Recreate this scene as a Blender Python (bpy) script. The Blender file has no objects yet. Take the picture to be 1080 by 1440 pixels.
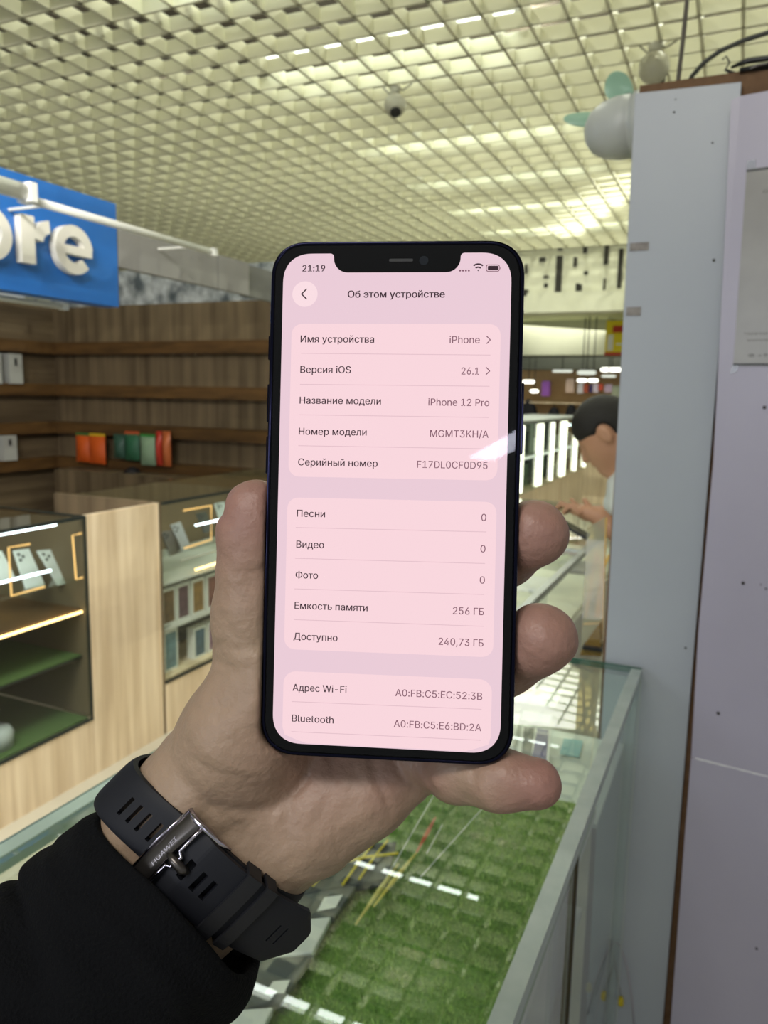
import bpy, bmesh, math, random
import numpy as np
from mathutils import Vector, Matrix
from mathutils.geometry import delaunay_2d_cdt
random.seed(7)
SC = bpy.context.scene
COL = SC.collection
# ------------------------------------------------------------------ camera
FPX = 1082.0
RW = np.array([[0.9094, -0.0803, 0.4081], [0.4155, 0.1281, -0.9005], [0.0201, 0.9885, 0.1499]])
_Y = np.array([500., 154., -1082.]); _Y /= np.linalg.norm(_Y)
_Z = -np.array([-140., -7150., -1082.]); _Z /= np.linalg.norm(_Z)
_Z = _Z - _Y * (_Z @ _Y); _Z /= np.linalg.norm(_Z)
_X = np.cross(_Y, _Z)
RW = np.array([_X, _Y, _Z])                     # camera axes -> room axes
EYE = np.array([0, 0, 1.45])
RWM = Matrix(RW.tolist())
cam_d = bpy.data.cameras.new('camera'); cam = bpy.data.objects.new('camera', cam_d); COL.objects.link(cam)
cam.matrix_world = Matrix.Translation(Vector(EYE.tolist())) @ RWM.to_4x4()
cam_d.sensor_fit = 'VERTICAL'; cam_d.sensor_height = 24; cam_d.sensor_width = 18
cam_d.lens = 24 * FPX / 1440
cam_d.clip_start = 0.02; cam_d.clip_end = 100
cam_d.dof.use_dof = True; cam_d.dof.focus_distance = 0.222; cam_d.dof.aperture_fstop = 17
SC.camera = cam
# ------------------------------------------------------------------ light
w = bpy.data.worlds.new('world'); SC.world = w; w.use_nodes = True
bg = w.node_tree.nodes['Background']
bg.inputs[0].default_value = (0.80, 0.84, 0.80, 1); bg.inputs[1].default_value = 0.38
def area(name, loc, target, sx, sy, power, col):
    l = bpy.data.lights.new(name, 'AREA'); l.shape = 'RECTANGLE'; l.size = sx; l.size_y = sy
    l.energy = power; l.color = col
    o = bpy.data.objects.new(name, l); COL.objects.link(o); o.location = loc
    d = Vector(target) - Vector(loc); o.rotation_euler = d.to_track_quat('-Z', 'Y').to_euler()
    return o
# added fill lights behind the photographer, over the aisle and at the far end
area('fill_light', (-1.1, -3.0, 1.9), (0.0, 1.2, 0.8), 1.4, 0.6, 22, (0.86, 0.90, 1.0))
area('fill_light', (-1.3, 0.2, 2.8), (-2.5, 1.6, 1.1), 1.2, 0.3, 40, (1.0, 0.97, 0.90)).data.spread = math.radians(115)
area('fill_light', (-0.2, -1.0, 2.8), (-0.15, 1.0, 0.8), 1.0, 0.3, 21, (1.0, 0.96, 0.90))
area('fill_light', (-1.9, 6.0, 2.86), (-1.7, 6.1, 0), 2.0, 2.0, 45, (0.97, 1.0, 0.88))
area('fill_light', (-1.8, 11.0, 2.4), (-2.0, 11.2, 0), 3.0, 2.0, 70, (1.0, 0.97, 0.85))
for lx, le in ((-4.6, 6), (-3.1, 13), (-1.6, 31), (-.1, 36), (1.4, 20)):  # added bare point lights that brighten the lattice faces, no fixtures there
    for ly in (.9, 2.5, 4.1, 5.7, 7.2):
        pl_ = bpy.data.lights.new('plenum_fill', 'POINT'); pl_.energy = le * (.25 if ly < 1 else 1); pl_.color = (.97, 1.0, .80); pl_.shadow_soft_size = 0
        po_ = bpy.data.objects.new('plenum_fill', pl_); COL.objects.link(po_); po_.location = (lx, ly, 3.95)
SC.view_settings.view_transform = 'Standard'; SC.view_settings.look = 'None'
SC.view_settings.gamma = 1; SC.view_settings.use_curve_mapping = False
SC.view_settings.exposure = 0.0
# ------------------------------------------------------------------ helpers
def cv(px, py, d):                               # camera-space point (x right, y up, z back)
    return np.array([(px - 540) / FPX * d, -(py - 720) / FPX * d, -d])
def cw(p): return EYE + RW @ np.asarray(p)
def ray(px, py): return RW @ cv(px, py, 1.0)
def onx(px, py, x): r = ray(px, py); return EYE + r * (x / r[0])
def ony(px, py, y): r = ray(px, py); return EYE + r * (y / r[1])
def onz(px, py, z): r = ray(px, py); return EYE + r * ((z - EYE[2]) / r[2])
MATS = {}
def lin(c): return tuple(((v / 255) / 12.92 if v / 255 <= .04045 else ((v / 255 + .055) / 1.055) ** 2.4) for v in c)
def mat(name, col, rough=.6, metal=0., noise=None, bump=None, emit=None, spec=.5, coat=0., srgb=True, sss=0.):
    """noise=(scale, strength, colour2, stretch)  bump=(scale, strength)"""
    if name in MATS: return MATS[name]
    m = bpy.data.materials.new(name); m.use_nodes = True; nt = m.node_tree; b = nt.nodes['Principled BSDF']
    c = lin(col) if srgb else col
    b.inputs['Base Color'].default_value = (*c, 1); b.inputs['Roughness'].default_value = rough
    b.inputs['Metallic'].default_value = metal; b.inputs['Specular IOR Level'].default_value = spec
    b.inputs['Coat Weight'].default_value = coat
    if sss: b.inputs['Subsurface Weight'].default_value = sss; b.inputs['Subsurface Scale'].default_value = .004; b.inputs['Subsurface Radius'].default_value = (1, .35, .2)
    if emit: b.inputs['Emission Color'].default_value = (*emit[:3], 1); b.inputs['Emission Strength'].default_value = emit[3]
    tc = nt.nodes.new('ShaderNodeTexCoord')
    if noise:
        mp = nt.nodes.new('ShaderNodeMapping'); nt.links.new(tc.outputs['Object'], mp.inputs[0])
        if len(noise) > 3: mp.inputs['Scale'].default_value = noise[3]
        n = nt.nodes.new('ShaderNodeTexNoise'); n.inputs['Scale'].default_value = noise[0]; n.inputs['Detail'].default_value = 6
        nt.links.new(mp.outputs[0], n.inputs['Vector'])
        r = nt.nodes.new('ShaderNodeValToRGB'); r.color_ramp.elements[0].position = .5 - .5 * noise[1]; r.color_ramp.elements[1].position = .5 + .5 * noise[1]
        r.color_ramp.elements[0].color = (*c, 1); r.color_ramp.elements[1].color = (*lin(noise[2]), 1)
        nt.links.new(n.outputs[0], r.inputs[0]); nt.links.new(r.outputs[0], b.inputs['Base Color'])
    if bump:
        n2 = nt.nodes.new('ShaderNodeTexNoise'); n2.inputs['Scale'].default_value = bump[0]; n2.inputs['Detail'].default_value = 4
        mp2 = nt.nodes.new('ShaderNodeMapping'); nt.links.new(tc.outputs['Object'], mp2.inputs[0])
        if len(bump) > 2: mp2.inputs['Scale'].default_value = bump[2]
        nt.links.new(mp2.outputs[0], n2.inputs['Vector'])
        bp = nt.nodes.new('ShaderNodeBump'); bp.inputs['Strength'].default_value = bump[1]; bp.inputs['Distance'].default_value = .01
        if len(bump) > 3: bp.inputs['Distance'].default_value = bump[3]
        nt.links.new(n2.outputs[0], bp.inputs['Height']); nt.links.new(bp.outputs[0], b.inputs['Normal'])
    MATS[name] = m; return m
def emis(name, col, s):
    if name in MATS: return MATS[name]
    m = bpy.data.materials.new(name); m.use_nodes = True; nt = m.node_tree; b = nt.nodes['Principled BSDF']
    b.inputs['Base Color'].default_value = (.02, .02, .02, 1); b.inputs['Roughness'].default_value = 1; b.inputs['Specular IOR Level'].default_value = 0
    b.inputs['Emission Color'].default_value = (*lin(col), 1); b.inputs['Emission Strength'].default_value = s
    MATS[name] = m; return m
def glass(name, tint, ior=1.5, rough=.0, haze=0., gl=1.):
    if name in MATS: return MATS[name]
    m = bpy.data.materials.new(name); m.use_nodes = True; nt = m.node_tree; nt.nodes.clear()
    o = nt.nodes.new('ShaderNodeOutputMaterial'); mx = nt.nodes.new('ShaderNodeMixShader'); f = nt.nodes.new('ShaderNodeFresnel'); f.inputs[0].default_value = ior
    t = nt.nodes.new('ShaderNodeBsdfTransparent'); t.inputs[0].default_value = (*tint, 1)
    g = nt.nodes.new('ShaderNodeBsdfGlossy'); g.inputs['Roughness'].default_value = rough; g.inputs[0].default_value = (gl, gl, gl, 1)
    ge = nt.nodes.new('ShaderNodeNewGeometry'); su = nt.nodes.new('ShaderNodeMath'); su.operation = 'SUBTRACT'; su.inputs[0].default_value = 1
    mu = nt.nodes.new('ShaderNodeMath'); mu.operation = 'MULTIPLY'; nt.links.new(ge.outputs['Backfacing'], su.inputs[1])
    nt.links.new(f.outputs[0], mu.inputs[0]); nt.links.new(su.outputs[0], mu.inputs[1]); nt.links.new(mu.outputs[0], mx.inputs[0]); nt.links.new(mx.outputs[0], o.inputs[0])
    if haze:
        d = nt.nodes.new('ShaderNodeBsdfDiffuse'); d.inputs[0].default_value = (.75, .85, .8, 1); m2 = nt.nodes.new('ShaderNodeMixShader'); m2.inputs[0].default_value = haze
        nt.links.new(t.outputs[0], m2.inputs[1]); nt.links.new(d.outputs[0], m2.inputs[2]); nt.links.new(m2.outputs[0], mx.inputs[1])
    else: nt.links.new(t.outputs[0], mx.inputs[1])
    nt.links.new(g.outputs[0], mx.inputs[2]); MATS[name] = m; return m
def link(name, me, m=None, parent=None, smooth=False, loc=None):
    o = bpy.data.objects.new(name, me); COL.objects.link(o)
    if m: me.materials.append(m)
    if smooth: me.polygons.foreach_set('use_smooth', [True] * len(me.polygons))
    if parent: o.parent = parent
    if loc is not None: o.location = loc
    return o
def tag(o, label, cat, group=None, kind=None):
    o['label'] = label; o['category'] = cat
    if group: o['group'] = group
    if kind: o['kind'] = kind
    return o
def thing(name, loc, label, cat, group=None, rot=(0, 0, 0)):
    o = bpy.data.objects.new(name, None); COL.objects.link(o); o.location = loc; o.rotation_euler = rot; o.empty_display_size = .05
    return tag(o, label, cat, group)
def struct(o, label=None):
    o['kind'] = 'structure'
    if label: o['label'] = label
    return o
class MB:
    """collects shapes into one mesh; coordinates are relative to base"""
    def __init__(s, base=(0, 0, 0)): s.v = []; s.f = []; s.base = Vector(base)
    def add(s, vs, fs):
        n = len(s.v); s.v += [tuple(Vector(v) - s.base) for v in vs]; s.f += [tuple(n + i for i in f) for f in fs]; return s
    def box(s, a, b):
        x0, y0, z0 = a; x1, y1, z1 = b
        return s.add([(x0, y0, z0), (x1, y0, z0), (x1, y1, z0), (x0, y1, z0), (x0, y0, z1), (x1, y0, z1), (x1, y1, z1), (x0, y1, z1)],
                     [(0, 3, 2, 1), (4, 5, 6, 7), (0, 1, 5, 4), (1, 2, 6, 5), (2, 3, 7, 6), (3, 0, 4, 7)])
    def prism(s, poly, ext):                      # poly: 3D points, ext: extrusion vector
        n = len(poly); p2 = [Vector(p) + Vector(ext) for p in poly]
        return s.add(list(poly) + p2, [tuple(range(n))[::-1], tuple(range(n, 2 * n))] + [(i, (i + 1) % n, n + (i + 1) % n, n + i) for i in range(n)])
    def tube(s, pts, r, seg=8, closed=False):
        pts = [Vector(p) for p in pts]; n = len(pts); rs = r if isinstance(r, (list, tuple)) else [r] * n
        vs = []; up = None
        for i, p in enumerate(pts):
            d = (pts[min(i + 1, n - 1)] - pts[max(i - 1, 0)]).normalized()
            if up is None: up = Vector((0, 0, 1)) if abs(d.z) < .9 else Vector((1, 0, 0))
            a = d.cross(up).normalized(); up = a.cross(d).normalized()
            for k in range(seg):
                t = 2 * math.pi * k / seg; vs.append(p + (a * math.cos(t) + up * math.sin(t)) * rs[i])
        fs = [(i * seg + k, i * seg + (k + 1) % seg, (i + 1) * seg + (k + 1) % seg, (i + 1) * seg + k) for i in range(n - 1) for k in range(seg)]
        fs += [tuple(range(seg))[::-1], tuple((n - 1) * seg + k for k in range(seg))]
        return s.add(vs, fs)
    def lathe(s, c, prof, seg=24, axis=None):     # prof [(r, h)], around +Z or axis
        q = Vector((0, 0, 1)).rotation_difference(Vector(axis).normalized()) if axis is not None else None
        vs = []
        for r, h in prof:
            for k in range(seg):
                t = 2 * math.pi * k / seg; v = Vector((r * math.cos(t), r * math.sin(t), h))
                if q: v = q @ v
                vs.append(Vector(c) + v)
        n = len(prof)
        fs = [(i * seg + k, i * seg + (k + 1) % seg, (i + 1) * seg + (k + 1) % seg, (i + 1) * seg + k) for i in range(n - 1) for k in range(seg)]
        fs += [tuple(range(seg))[::-1], tuple((n - 1) * seg + k for k in range(seg))]
        return s.add(vs, fs)
    def build(s, name, m, parent=None, smooth=False, bevel=0, loc=None):
        me = bpy.data.meshes.new(name); me.from_pydata(s.v, [], s.f)
        bm = bmesh.new(); bm.from_mesh(me); bmesh.ops.recalc_face_normals(bm, faces=bm.faces); bm.to_mesh(me); bm.free()
        o = link(name, me, m, parent, smooth)
        if parent is None: o.location = s.base
        if loc is not None: o.location = loc
        if bevel:
            md = o.modifiers.new('bevel', 'BEVEL'); md.width = bevel; md.segments = 2; md.limit_method = 'ANGLE'
        return o
def bx(name, a, b, m, parent=None, bevel=0, base=None):
    if base is None: base = parent.location if parent else ((a[0] + b[0]) / 2, (a[1] + b[1]) / 2, min(a[2], b[2]))
    return MB(base).box(a, b).build(name, m, parent, bevel=bevel)
def copy_tree(o, parent=None):
    c = o.copy(); COL.objects.link(c); c.parent = parent
    for ch in list(o.children): copy_tree(ch, c)
    return c
try: FONT = bpy.data.fonts.load(bpy.utils.resource_path('LOCAL') + '/datafiles/fonts/Inter.woff2')   # the typeface that ships inside Blender
except Exception: FONT = None
def text_mesh(name, body, m, parent, x0, x1, ybase, size, z=0., thick=0., weight=0.):
    """text lying in parent's XY plane, squeezed to run from x0 to x1"""
    c = bpy.data.curves.new(name, 'FONT'); c.body = body; c.size = 1; c.resolution_u = 3; c.fill_mode = 'NONE'
    if FONT: c.font = FONT
    t = bpy.data.objects.new(name, c); COL.objects.link(t); bpy.context.view_layer.update()
    m0 = bpy.data.meshes.new_from_object(t.evaluated_get(bpy.context.evaluated_depsgraph_get()))
    COL.objects.unlink(t); bpy.data.objects.remove(t)
    co = [tuple(v.co[:2]) for v in m0.vertices]; E_ = [tuple(e.vertices) for e in m0.edges]; bpy.data.meshes.remove(m0)
    vv, _, ff, _, _, _ = delaunay_2d_cdt([Vector(p) for p in co], E_, [], 0, 1e-6)
    P_ = np.array(co); A_ = P_[[a for a, b in E_]]; B_ = P_[[b for a, b in E_]]; V_ = np.array([tuple(x) for x in vv]); keep = []
    dy = np.where(B_[:, 1] == A_[:, 1], 1, B_[:, 1] - A_[:, 1])
    for t_ in ff:                                 # keep the triangles that lie inside the letter outlines
        q = V_[list(t_)].mean(0); x = (A_[:, 1] <= q[1]) != (B_[:, 1] <= q[1])
        if (x & (A_[:, 0] + (q[1] - A_[:, 1]) / dy * (B_[:, 0] - A_[:, 0]) > q[0])).sum() % 2: keep.append(tuple(t_))
    me = bpy.data.meshes.new(name); me.from_pydata([(x, y, 0) for x, y in V_], [], keep); me.update()
    co = np.c_[V_, np.zeros(len(V_))] * size
    dup_ = weight
    lo, hi = co[:, 0].min(), co[:, 0].max(); sx = (x1 - x0) / (hi - lo)
    co[:, 0] = (co[:, 0] - lo) * sx + x0; co[:, 1] += ybase; co[:, 2] += z
    me.vertices.foreach_set('co', co.ravel()); me.materials.clear()
    if dup_:                                      # a bolder stroke: the glyphs once more, a hair to the side
        bm = bmesh.new(); bm.from_mesh(me); g_ = bmesh.ops.duplicate(bm, geom=bm.verts[:] + bm.edges[:] + bm.faces[:])
        bmesh.ops.translate(bm, vec=(dup_, 0, dup_ * .02), verts=[v for v in g_['geom'] if isinstance(v, bmesh.types.BMVert)]); bm.to_mesh(me); bm.free()
    return link(name, me, m, parent)
# ---- signed-distance modelling for bodies
def rcone(P, a, b, ra, rb):
    a = np.asarray(a, float); b = np.asarray(b, float); ab = b - a; L2 = ab @ ab + 1e-12
    t = np.clip(((P - a) @ ab) / L2, 0, 1); d = np.sqrt(((P - a - t[:, None] * ab) ** 2).sum(1))
    return d - (ra + (rb - ra) * t)
def ellip(P, c, r, M=None):
    q = P - np.asarray(c); 
    if M is not None: q = q @ np.asarray(M)
    q = q / np.asarray(r); k = np.sqrt((q ** 2).sum(1)); return (k - 1) * min(r)
def smin(a, b, k):
    h = np.maximum(k - np.abs(a - b), 0) / k; return np.minimum(a, b) - h * h * k * .25
def smax(a, b, k): return -smin(-a, -b, k)
def surf_nets(fn, lo, hi, vox):
    lo = np.asarray(lo, float); n = np.ceil((np.asarray(hi) - lo) / vox).astype(int) + 1
    ax = [lo[i] + vox * np.arange(n[i]) for i in range(3)]
    V = np.empty(n)
    for i in range(0, n[0], 16):
        G = np.stack(np.meshgrid(ax[0][i:i + 16], ax[1], ax[2], indexing='ij'), -1); V[i:i + 16] = fn(G.reshape(-1, 3)).reshape(G.shape[:3])
    S = V < 0; nc = n - 1
    cnt = np.zeros(nc); acc = np.zeros((*nc, 3))
    for a in range(3):
        s0 = [slice(None)] * 3; s1 = [slice(None)] * 3; s0[a] = slice(0, -1); s1[a] = slice(1, None)
        A = V[tuple(s0)]; B = V[tuple(s1)]; X = (S[tuple(s0)] != S[tuple(s1)])
        T = np.where(X, A / np.where(A - B == 0, 1, A - B), 0)
        o = [i for i in range(3) if i != a]
        for d0 in (0, 1):
            for d1 in (0, 1):
                sl = [slice(None)] * 3; sl[o[0]] = slice(d0, d0 + nc[o[0]]); sl[o[1]] = slice(d1, d1 + nc[o[1]])
                x = X[tuple(sl)]; t = T[tuple(sl)]; cnt += x
                acc[..., a] += np.where(x, t, 0); acc[..., o[0]] += x * d0; acc[..., o[1]] += x * d1
    M = cnt > 0; idx = np.full(nc, -1); idx[M] = np.arange(M.sum())
    cells = np.argwhere(M); P = lo + vox * (cells + acc[M] / cnt[M][:, None])
    F = []
    for a in range(3):
        s0 = [slice(1, -1)] * 3; s1 = [slice(1, -1)] * 3; s0[a] = slice(0, -1); s1[a] = slice(1, None)
        A = S[tuple(s0)]; B = S[tuple(s1)]; E = np.argwhere(A != B); off = np.array([1, 1, 1]); off[a] = 0; E = E + off
        o0, o1 = [(1, 2), (2, 0), (0, 1)][a]
        e0 = np.zeros(3, int); e1 = np.zeros(3, int); e0[o0] = 1; e1[o1] = 1
        q = [idx[tuple((E + k).T)] for k in (-e0 - e1, -e1, 0 * e0, -e0)]
        Q = np.stack(q, 1); fl = ~S[tuple(E.T)]; Q[fl] = Q[fl][:, ::-1]; F.append(Q)
    return P, np.concatenate(F)
def sdf_obj(name, fn, lo, hi, vox, xf, m, parent=None, base=None, colour=None):
    P, F = surf_nets(fn, lo, hi, vox); W = xf(P) if xf else P
    b = np.array(base) if base is not None else np.array(parent.location) if parent else W.mean(0)
    me = bpy.data.meshes.new(name); me.from_pydata((W - b).tolist(), [], F.tolist()); me.update()
    if colour is not None:
        ca = me.color_attributes.new('tone', 'FLOAT_COLOR', 'POINT'); c = colour(P); ca.data.foreach_set('color', np.c_[c, np.ones(len(c))].astype(np.float32).ravel())
    o = link(name, me, m, parent, True)
    if parent is None: o.location = b
    return o
# ------------------------------------------------------------------ shared materials
M_wood = mat('light_wood', (244, 224, 194), .55, noise=(3.0, .35, (214, 190, 156), (9, 9, .5)), bump=(8, .05, (9, 9, .5)))
M_woodd = mat('slat_wood', (136, 118, 92), .6, noise=(2.4, .4, (92, 77, 58), (6, 6, .35)))
M_woodh = mat('shelf_wood', (112, 80, 42), .6, noise=(4, .4, (78, 54, 26), (1, 1, 6)))
M_woodl = mat('board_wood', (128, 110, 86), .6, noise=(2.4, .4, (86, 72, 54), (.35, .35, 7)))
M_white = mat('white_laminate', (168, 174, 182), .38, noise=(3, .5, (161, 167, 176)))
M_white2 = mat('lilac_laminate', (172, 168, 186), .36, noise=(4, .5, (164, 160, 178)))
M_mdf = mat('raw_board', (122, 92, 64), .8, noise=(60, .5, (100, 74, 50)))
M_glass = glass('clear_glass', (.96, .985, .97)); M_glassd = glass('case_glass', (.94, .97, .95))
M_edge = mat('glass_edge_green', (52, 92, 78), .15, spec=.8)
M_edged = mat('dark_frame', (30, 38, 36), .4)
M_alu = mat('grey_aluminium', (176, 184, 182), .35, metal=.3)
M_chrome = mat('chrome', (200, 200, 205), .15, metal=1)
M_black = mat('black_plastic', (18, 18, 20), .4)
M_turf = mat('turf', (92, 138, 54), .9, noise=(260, .45, (136, 176, 86)), bump=(300, 1.0))
M_turfd = mat('turf_dark', (74, 104, 50), .9, noise=(200, .5, (56, 84, 40)))
M_warm = emis('warm_led', (255, 214, 140), 5.0); M_cool = emis('cool_led', (235, 245, 255), 6.5); M_amber = emis('amber_led', (255, 200, 120), 1.6)
M_tube = emis('tube_light', (240, 250, 240), 9.0)
M_paper = mat('paper_white', (236, 236, 232), .7)
M_plas = mat('white_plastic', (214, 214, 208), .45)
# ------------------------------------------------------------------ setting
fl = MB((-2, 4, -.1)).box((-9, -3, -.1), (5, 18, 0)).build('floor', mat('floor_tile', (196, 190, 172), .3, noise=(2, .5, (178, 172, 156))))
struct(fl)
CZ = 2.9
g = MB((-1, 4, CZ)); XP, YP, TH, DP = .1528, .163, .014, .058
xs = [-.868 + XP * k for k in range(-50, 26)]; ys = [3.049 + YP * k for k in range(-28, 31)]
def slat(a, b, n, half):                         # tapered slat: narrow foot, slightly wider head
    (x0, y0), (x1, y1) = a, b; t0, t1 = half, half * .8
    vs = []
    for (x, y) in (a, b):
        for (o, z) in ((-t0, CZ), (t0, CZ), (t1, CZ + DP), (-t1, CZ + DP)): vs.append((x + n[0] * o, y + n[1] * o, z))
    g.add(vs, [(0, 1, 2, 3), (7, 6, 5, 4), (0, 4, 5, 1), (1, 5, 6, 2), (2, 6, 7, 3), (3, 7, 4, 0)])
for x in xs: slat((x, ys[0]), (x, ys[-1]), (1, 0), TH / 2)
for y in ys: slat((xs[0], y), (xs[-1], y), (0, 1), TH / 2)
struct(g.build('ceiling', mat('grid_enamel', (212, 210, 184), .5)), 'open-cell lattice ceiling of cream slats')
struct(MB((-1, 4, 4.1)).box((-9, -2, 4.1), (4, 7.9, 4.2)).build('ceiling', mat('plenum_paint', (74, 66, 58), .95)))
pipe_m = mat('plenum_pipe', (40, 38, 36), .6)
for (y, r, z) in ((2.62, .02, 3.1), (3.02, .013, 3.08)):
    tag(MB((-2, y, z)).tube([(-6, y, z), (2.5, y, z)], r).build('conduit_pipe', pipe_m, smooth=True), 'thin dark conduit above the lattice ceiling, ' + ('thicker one by the frame top' if y < 2.9 else 'just before the brightest lamp row'), 'pipe')
# ceiling lamps : tubes resting on the lattice
def lamp(x0, x1, y, label):
    z = CZ + DP + .036; t = thing('tube_lamp', ((x0 + x1) / 2, y, z), label, 'lamp', 'fluorescent tubes above the lattice ceiling')
    MB(t.location).tube([(x0, y, z), (x1, y, z)], (.020), 10).build('lamp_tube', M_tube, t, True)
    MB(t.location).box((x0 - .02, y - .022, z + .03), (x1 + .02, y + .022, z + .07)).build('lamp_housing', M_plas, t)
    for x in (x0 - .012, x1 + .012): MB(t.location).box((x - .012, y - .018, z - .02), (x + .012, y + .018, z + .035)).build('lamp_socket', M_plas, t)
RN = ['fluorescent tube above the lattice, nearest row beyond the top of the frame', 'brightest fluorescent tube seen through the lattice at the top middle',
      'fluorescent tube through the lattice, second lit row behind the dome camera', 'fluorescent tube through the lattice, third row from the front',
      'fluorescent tube through the lattice, fourth row from the front', 'fluorescent tube through the lattice, farthest row by the bulkhead']
for i, y in enumerate((2.42, 3.35, 4.38, 5.2, 6.05, 6.9)): lamp(-2.18, -.97, y, RN[i])
lamp(-1.9, -.7, .9, 'added fluorescent tube above the lattice, out of frame over the glass counter')  # unseen extra tube, added to light the hand and panels
lamp(.4, 1.55, 3.3, 'fluorescent tube above the lattice hidden behind the white panels')
lb = thing('ceiling_luminaire', (2.2, -4.9, 2.8), 'long lit ceiling luminaire behind the photographer, mirrored in the phone glass', 'lamp')
bx('diffuser', (2.08, -5.55, 2.80), (2.30, -4.2, 2.81), emis('luminaire', (235, 235, 255), 26), lb); bx('housing', (2.07, -5.56, 2.811), (2.31, -4.19, 2.85), M_plas, lb)
# bulkheads and far end
M_bulk = mat('bulkhead_paint', (222, 222, 200), .7, noise=(3, .4, (205, 205, 182)))
b1 = MB((-2, 7.9, 2.29)).box((-9, 7.8, 2.48), (4, 7.95, 4.1)).box((-9, 7.74, 2.29), (4, 7.95, 2.48)).build('trim_1', M_bulk); struct(b1, 'pale bulkhead with peeling dark streaks across the ceiling end')
M_peel = mat('peeling_dark', (46, 44, 38), .8)
pk = [(786, 360, 411, 3.2), (763, 362, 368, 4), (788, 345, 352, 3), (740, 372, 385, 1.5), (740, 408, 417, 2.5), (768, 388, 391, 3.5), (768, 399, 404, 2.5), (809, 362, 375, 2), (812, 399, 411, 2), (816, 400, 410, 2.2), (823, 342, 356, 2.5), (853, 342, 372, 2.2), (872, 350, 405, 1.3), (824, 382, 386, 2.5), (850, 392, 408, 1)]
pm = MB(b1.location)
for (px, y0, y1, hw) in pk:
    a = ony(px - hw, y0, 7.795); b = ony(px + hw, y1, 7.795); pm.box((a[0], 7.782 if y1 < 416 else 7.73, b[2]), (b[0], 7.797, a[2]))
pm.build('peeling_streaks', M_peel, b1)
struct(MB((-2, 9, 2.42)).box((-9, 7.96, 2.42), (4, 16, 2.5)).build('ceiling', mat('far_ceiling', (214, 218, 170), .7, noise=(5, .5, (180, 184, 130)))))
M_far = mat('far_soffit', (206, 210, 186), .7, noise=(2, .4, (190, 194, 170)))
b2 = struct(MB((-2, 10, 2.0)).box((-9, 9.9, 2.0), (4, 10.1, 2.42)).build('trim_2', M_far), 'second pale bulkhead above the far stalls')
fb = bx('wall_back', (-9, 14.0, 0), (4, 14.2, 2.42), mat('far_wall', (96, 100, 88), .8, noise=(1.5, .5, (70, 72, 62)))); struct(fb)
a = ony(853, 451, 9.5); b = ony(882, 500, 9.5)
sg = thing('hanging_sign', (a[0], 9.5, b[2]), 'small yellow sign with red heading hanging by the far bulkhead', 'sign')
M_yel = mat('sign_yellow', (236, 216, 20), .5); M_red = mat('sign_red', (190, 60, 30), .5)
bx('sign_board', (a[0], 9.5, b[2]), (b[0], 9.53, a[2]), M_yel, sg)
hx = (b[0] - a[0]); hz = (a[2] - b[2])
MB(sg.location).box((a[0], 9.49, b[2]), (b[0], 9.5, b[2] + hz * .09)).build('sign_footer', M_red, sg); MB(sg.location).box((a[0] + hx * .3, 9.492, a[2] - hz * .34), (a[0] + hx * .75, 9.5, a[2] - hz * .15)).build('sign_heading', M_red, sg)
MB(sg.location).box((a[0] + hx * .1, 9.492, b[2] + hz * .15), (a[0] + hx * .35, 9.5, b[2] + hz * .6)).box((a[0] + hx * .5, 9.492, b[2] + hz * .3), (a[0] + hx * .8, 9.5, b[2] + hz * .35)).build('sign_picture', M_paper, sg)
for hx_ in (a[0] + .02, b[0] - .02): MB(sg.location).tube([(hx_, 9.515, a[2]), (hx_, 9.6, 2.42)], .006).build('hanger', M_black, sg)
# far stall: counter-height wood wall, dark jackets on hooks, goods and lamps
YS = 10.8
st = thing('market_stall', (-2.2, YS, 0), 'far stall with tan wood back wall beneath bright lamps', 'stall')
bx('back_board', (-3.6, YS, 0), (-.3, YS + .05, 1.86), mat('stall_wood', (188, 158, 112), .6, noise=(3, .4, (168, 138, 96))), st)
bx('top_fascia', (-3.6, YS - .35, 1.84), (-.3, YS + .05, 2.0), mat('dark_fascia', (88, 92, 84), .6), st)
bx('goods_shelf', (-3.6, YS - .5, 1.385), (-1.0, YS, 1.405), M_wood, st)
M_dark = mat('dark_cloth', (30, 30, 38), .9, noise=(8, .5, (20, 20, 24)))
jl = ['dark jacket hanging on the far stall right beside the phone edge', 'small black bag on the far stall, left of the middle one', 'small black bag on the far stall with pointed top', 'small black bag on the far stall nearest the man’s hair']
for i, (p0, p1, py0, py1) in enumerate([(728, 757, 562, 594), (769, 789, 572, 592), (794, 812, 568, 592), (816, 832, 572, 592)]):
    a = ony(p0, py0, YS - .45); b = ony(p1, py1, YS - .45); cx = (a[0] + b[0]) / 2; wd = (b[0] - a[0]) / 2; H = a[2] - b[2]
    cx0 = cx; prof = [(.2 * wd, H), (.45 * wd, H * .92), (.7 * wd, H * .7), (.95 * wd, H * .3), (wd, 0.02), (wd * .9, 0)]
    vs = []; seg = 14
    for r, h in prof:
        for k in range(seg): t = 2 * math.pi * k / seg; vs.append((cx + r * math.cos(t), YS - .45 + .07 * math.sin(t) * min(1, r / wd + .3), b[2] + h))
    mb = MB((cx, YS - .45, b[2])); mb.add(vs, [(q * seg + k, q * seg + (k + 1) % seg, (q + 1) * seg + (k + 1) % seg, (q + 1) * seg + k) for q in range(5) for k in range(seg)] + [tuple(range(seg)), tuple(5 * seg + k for k in range(seg))[::-1]])
    jo = mb.build('jacket' if i == 0 else 'handbag', M_dark, smooth=True); MB(jo.location).tube([(cx, YS - .45, b[2] + H - .01), (cx, YS - .45, max(b[2] + H + .02, 1.385))], .008).build('hanging_loop', M_dark, jo)
    tag(jo, jl[i], 'jacket' if i == 0 else 'bag', 'dark goods hung on the far stall')
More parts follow.
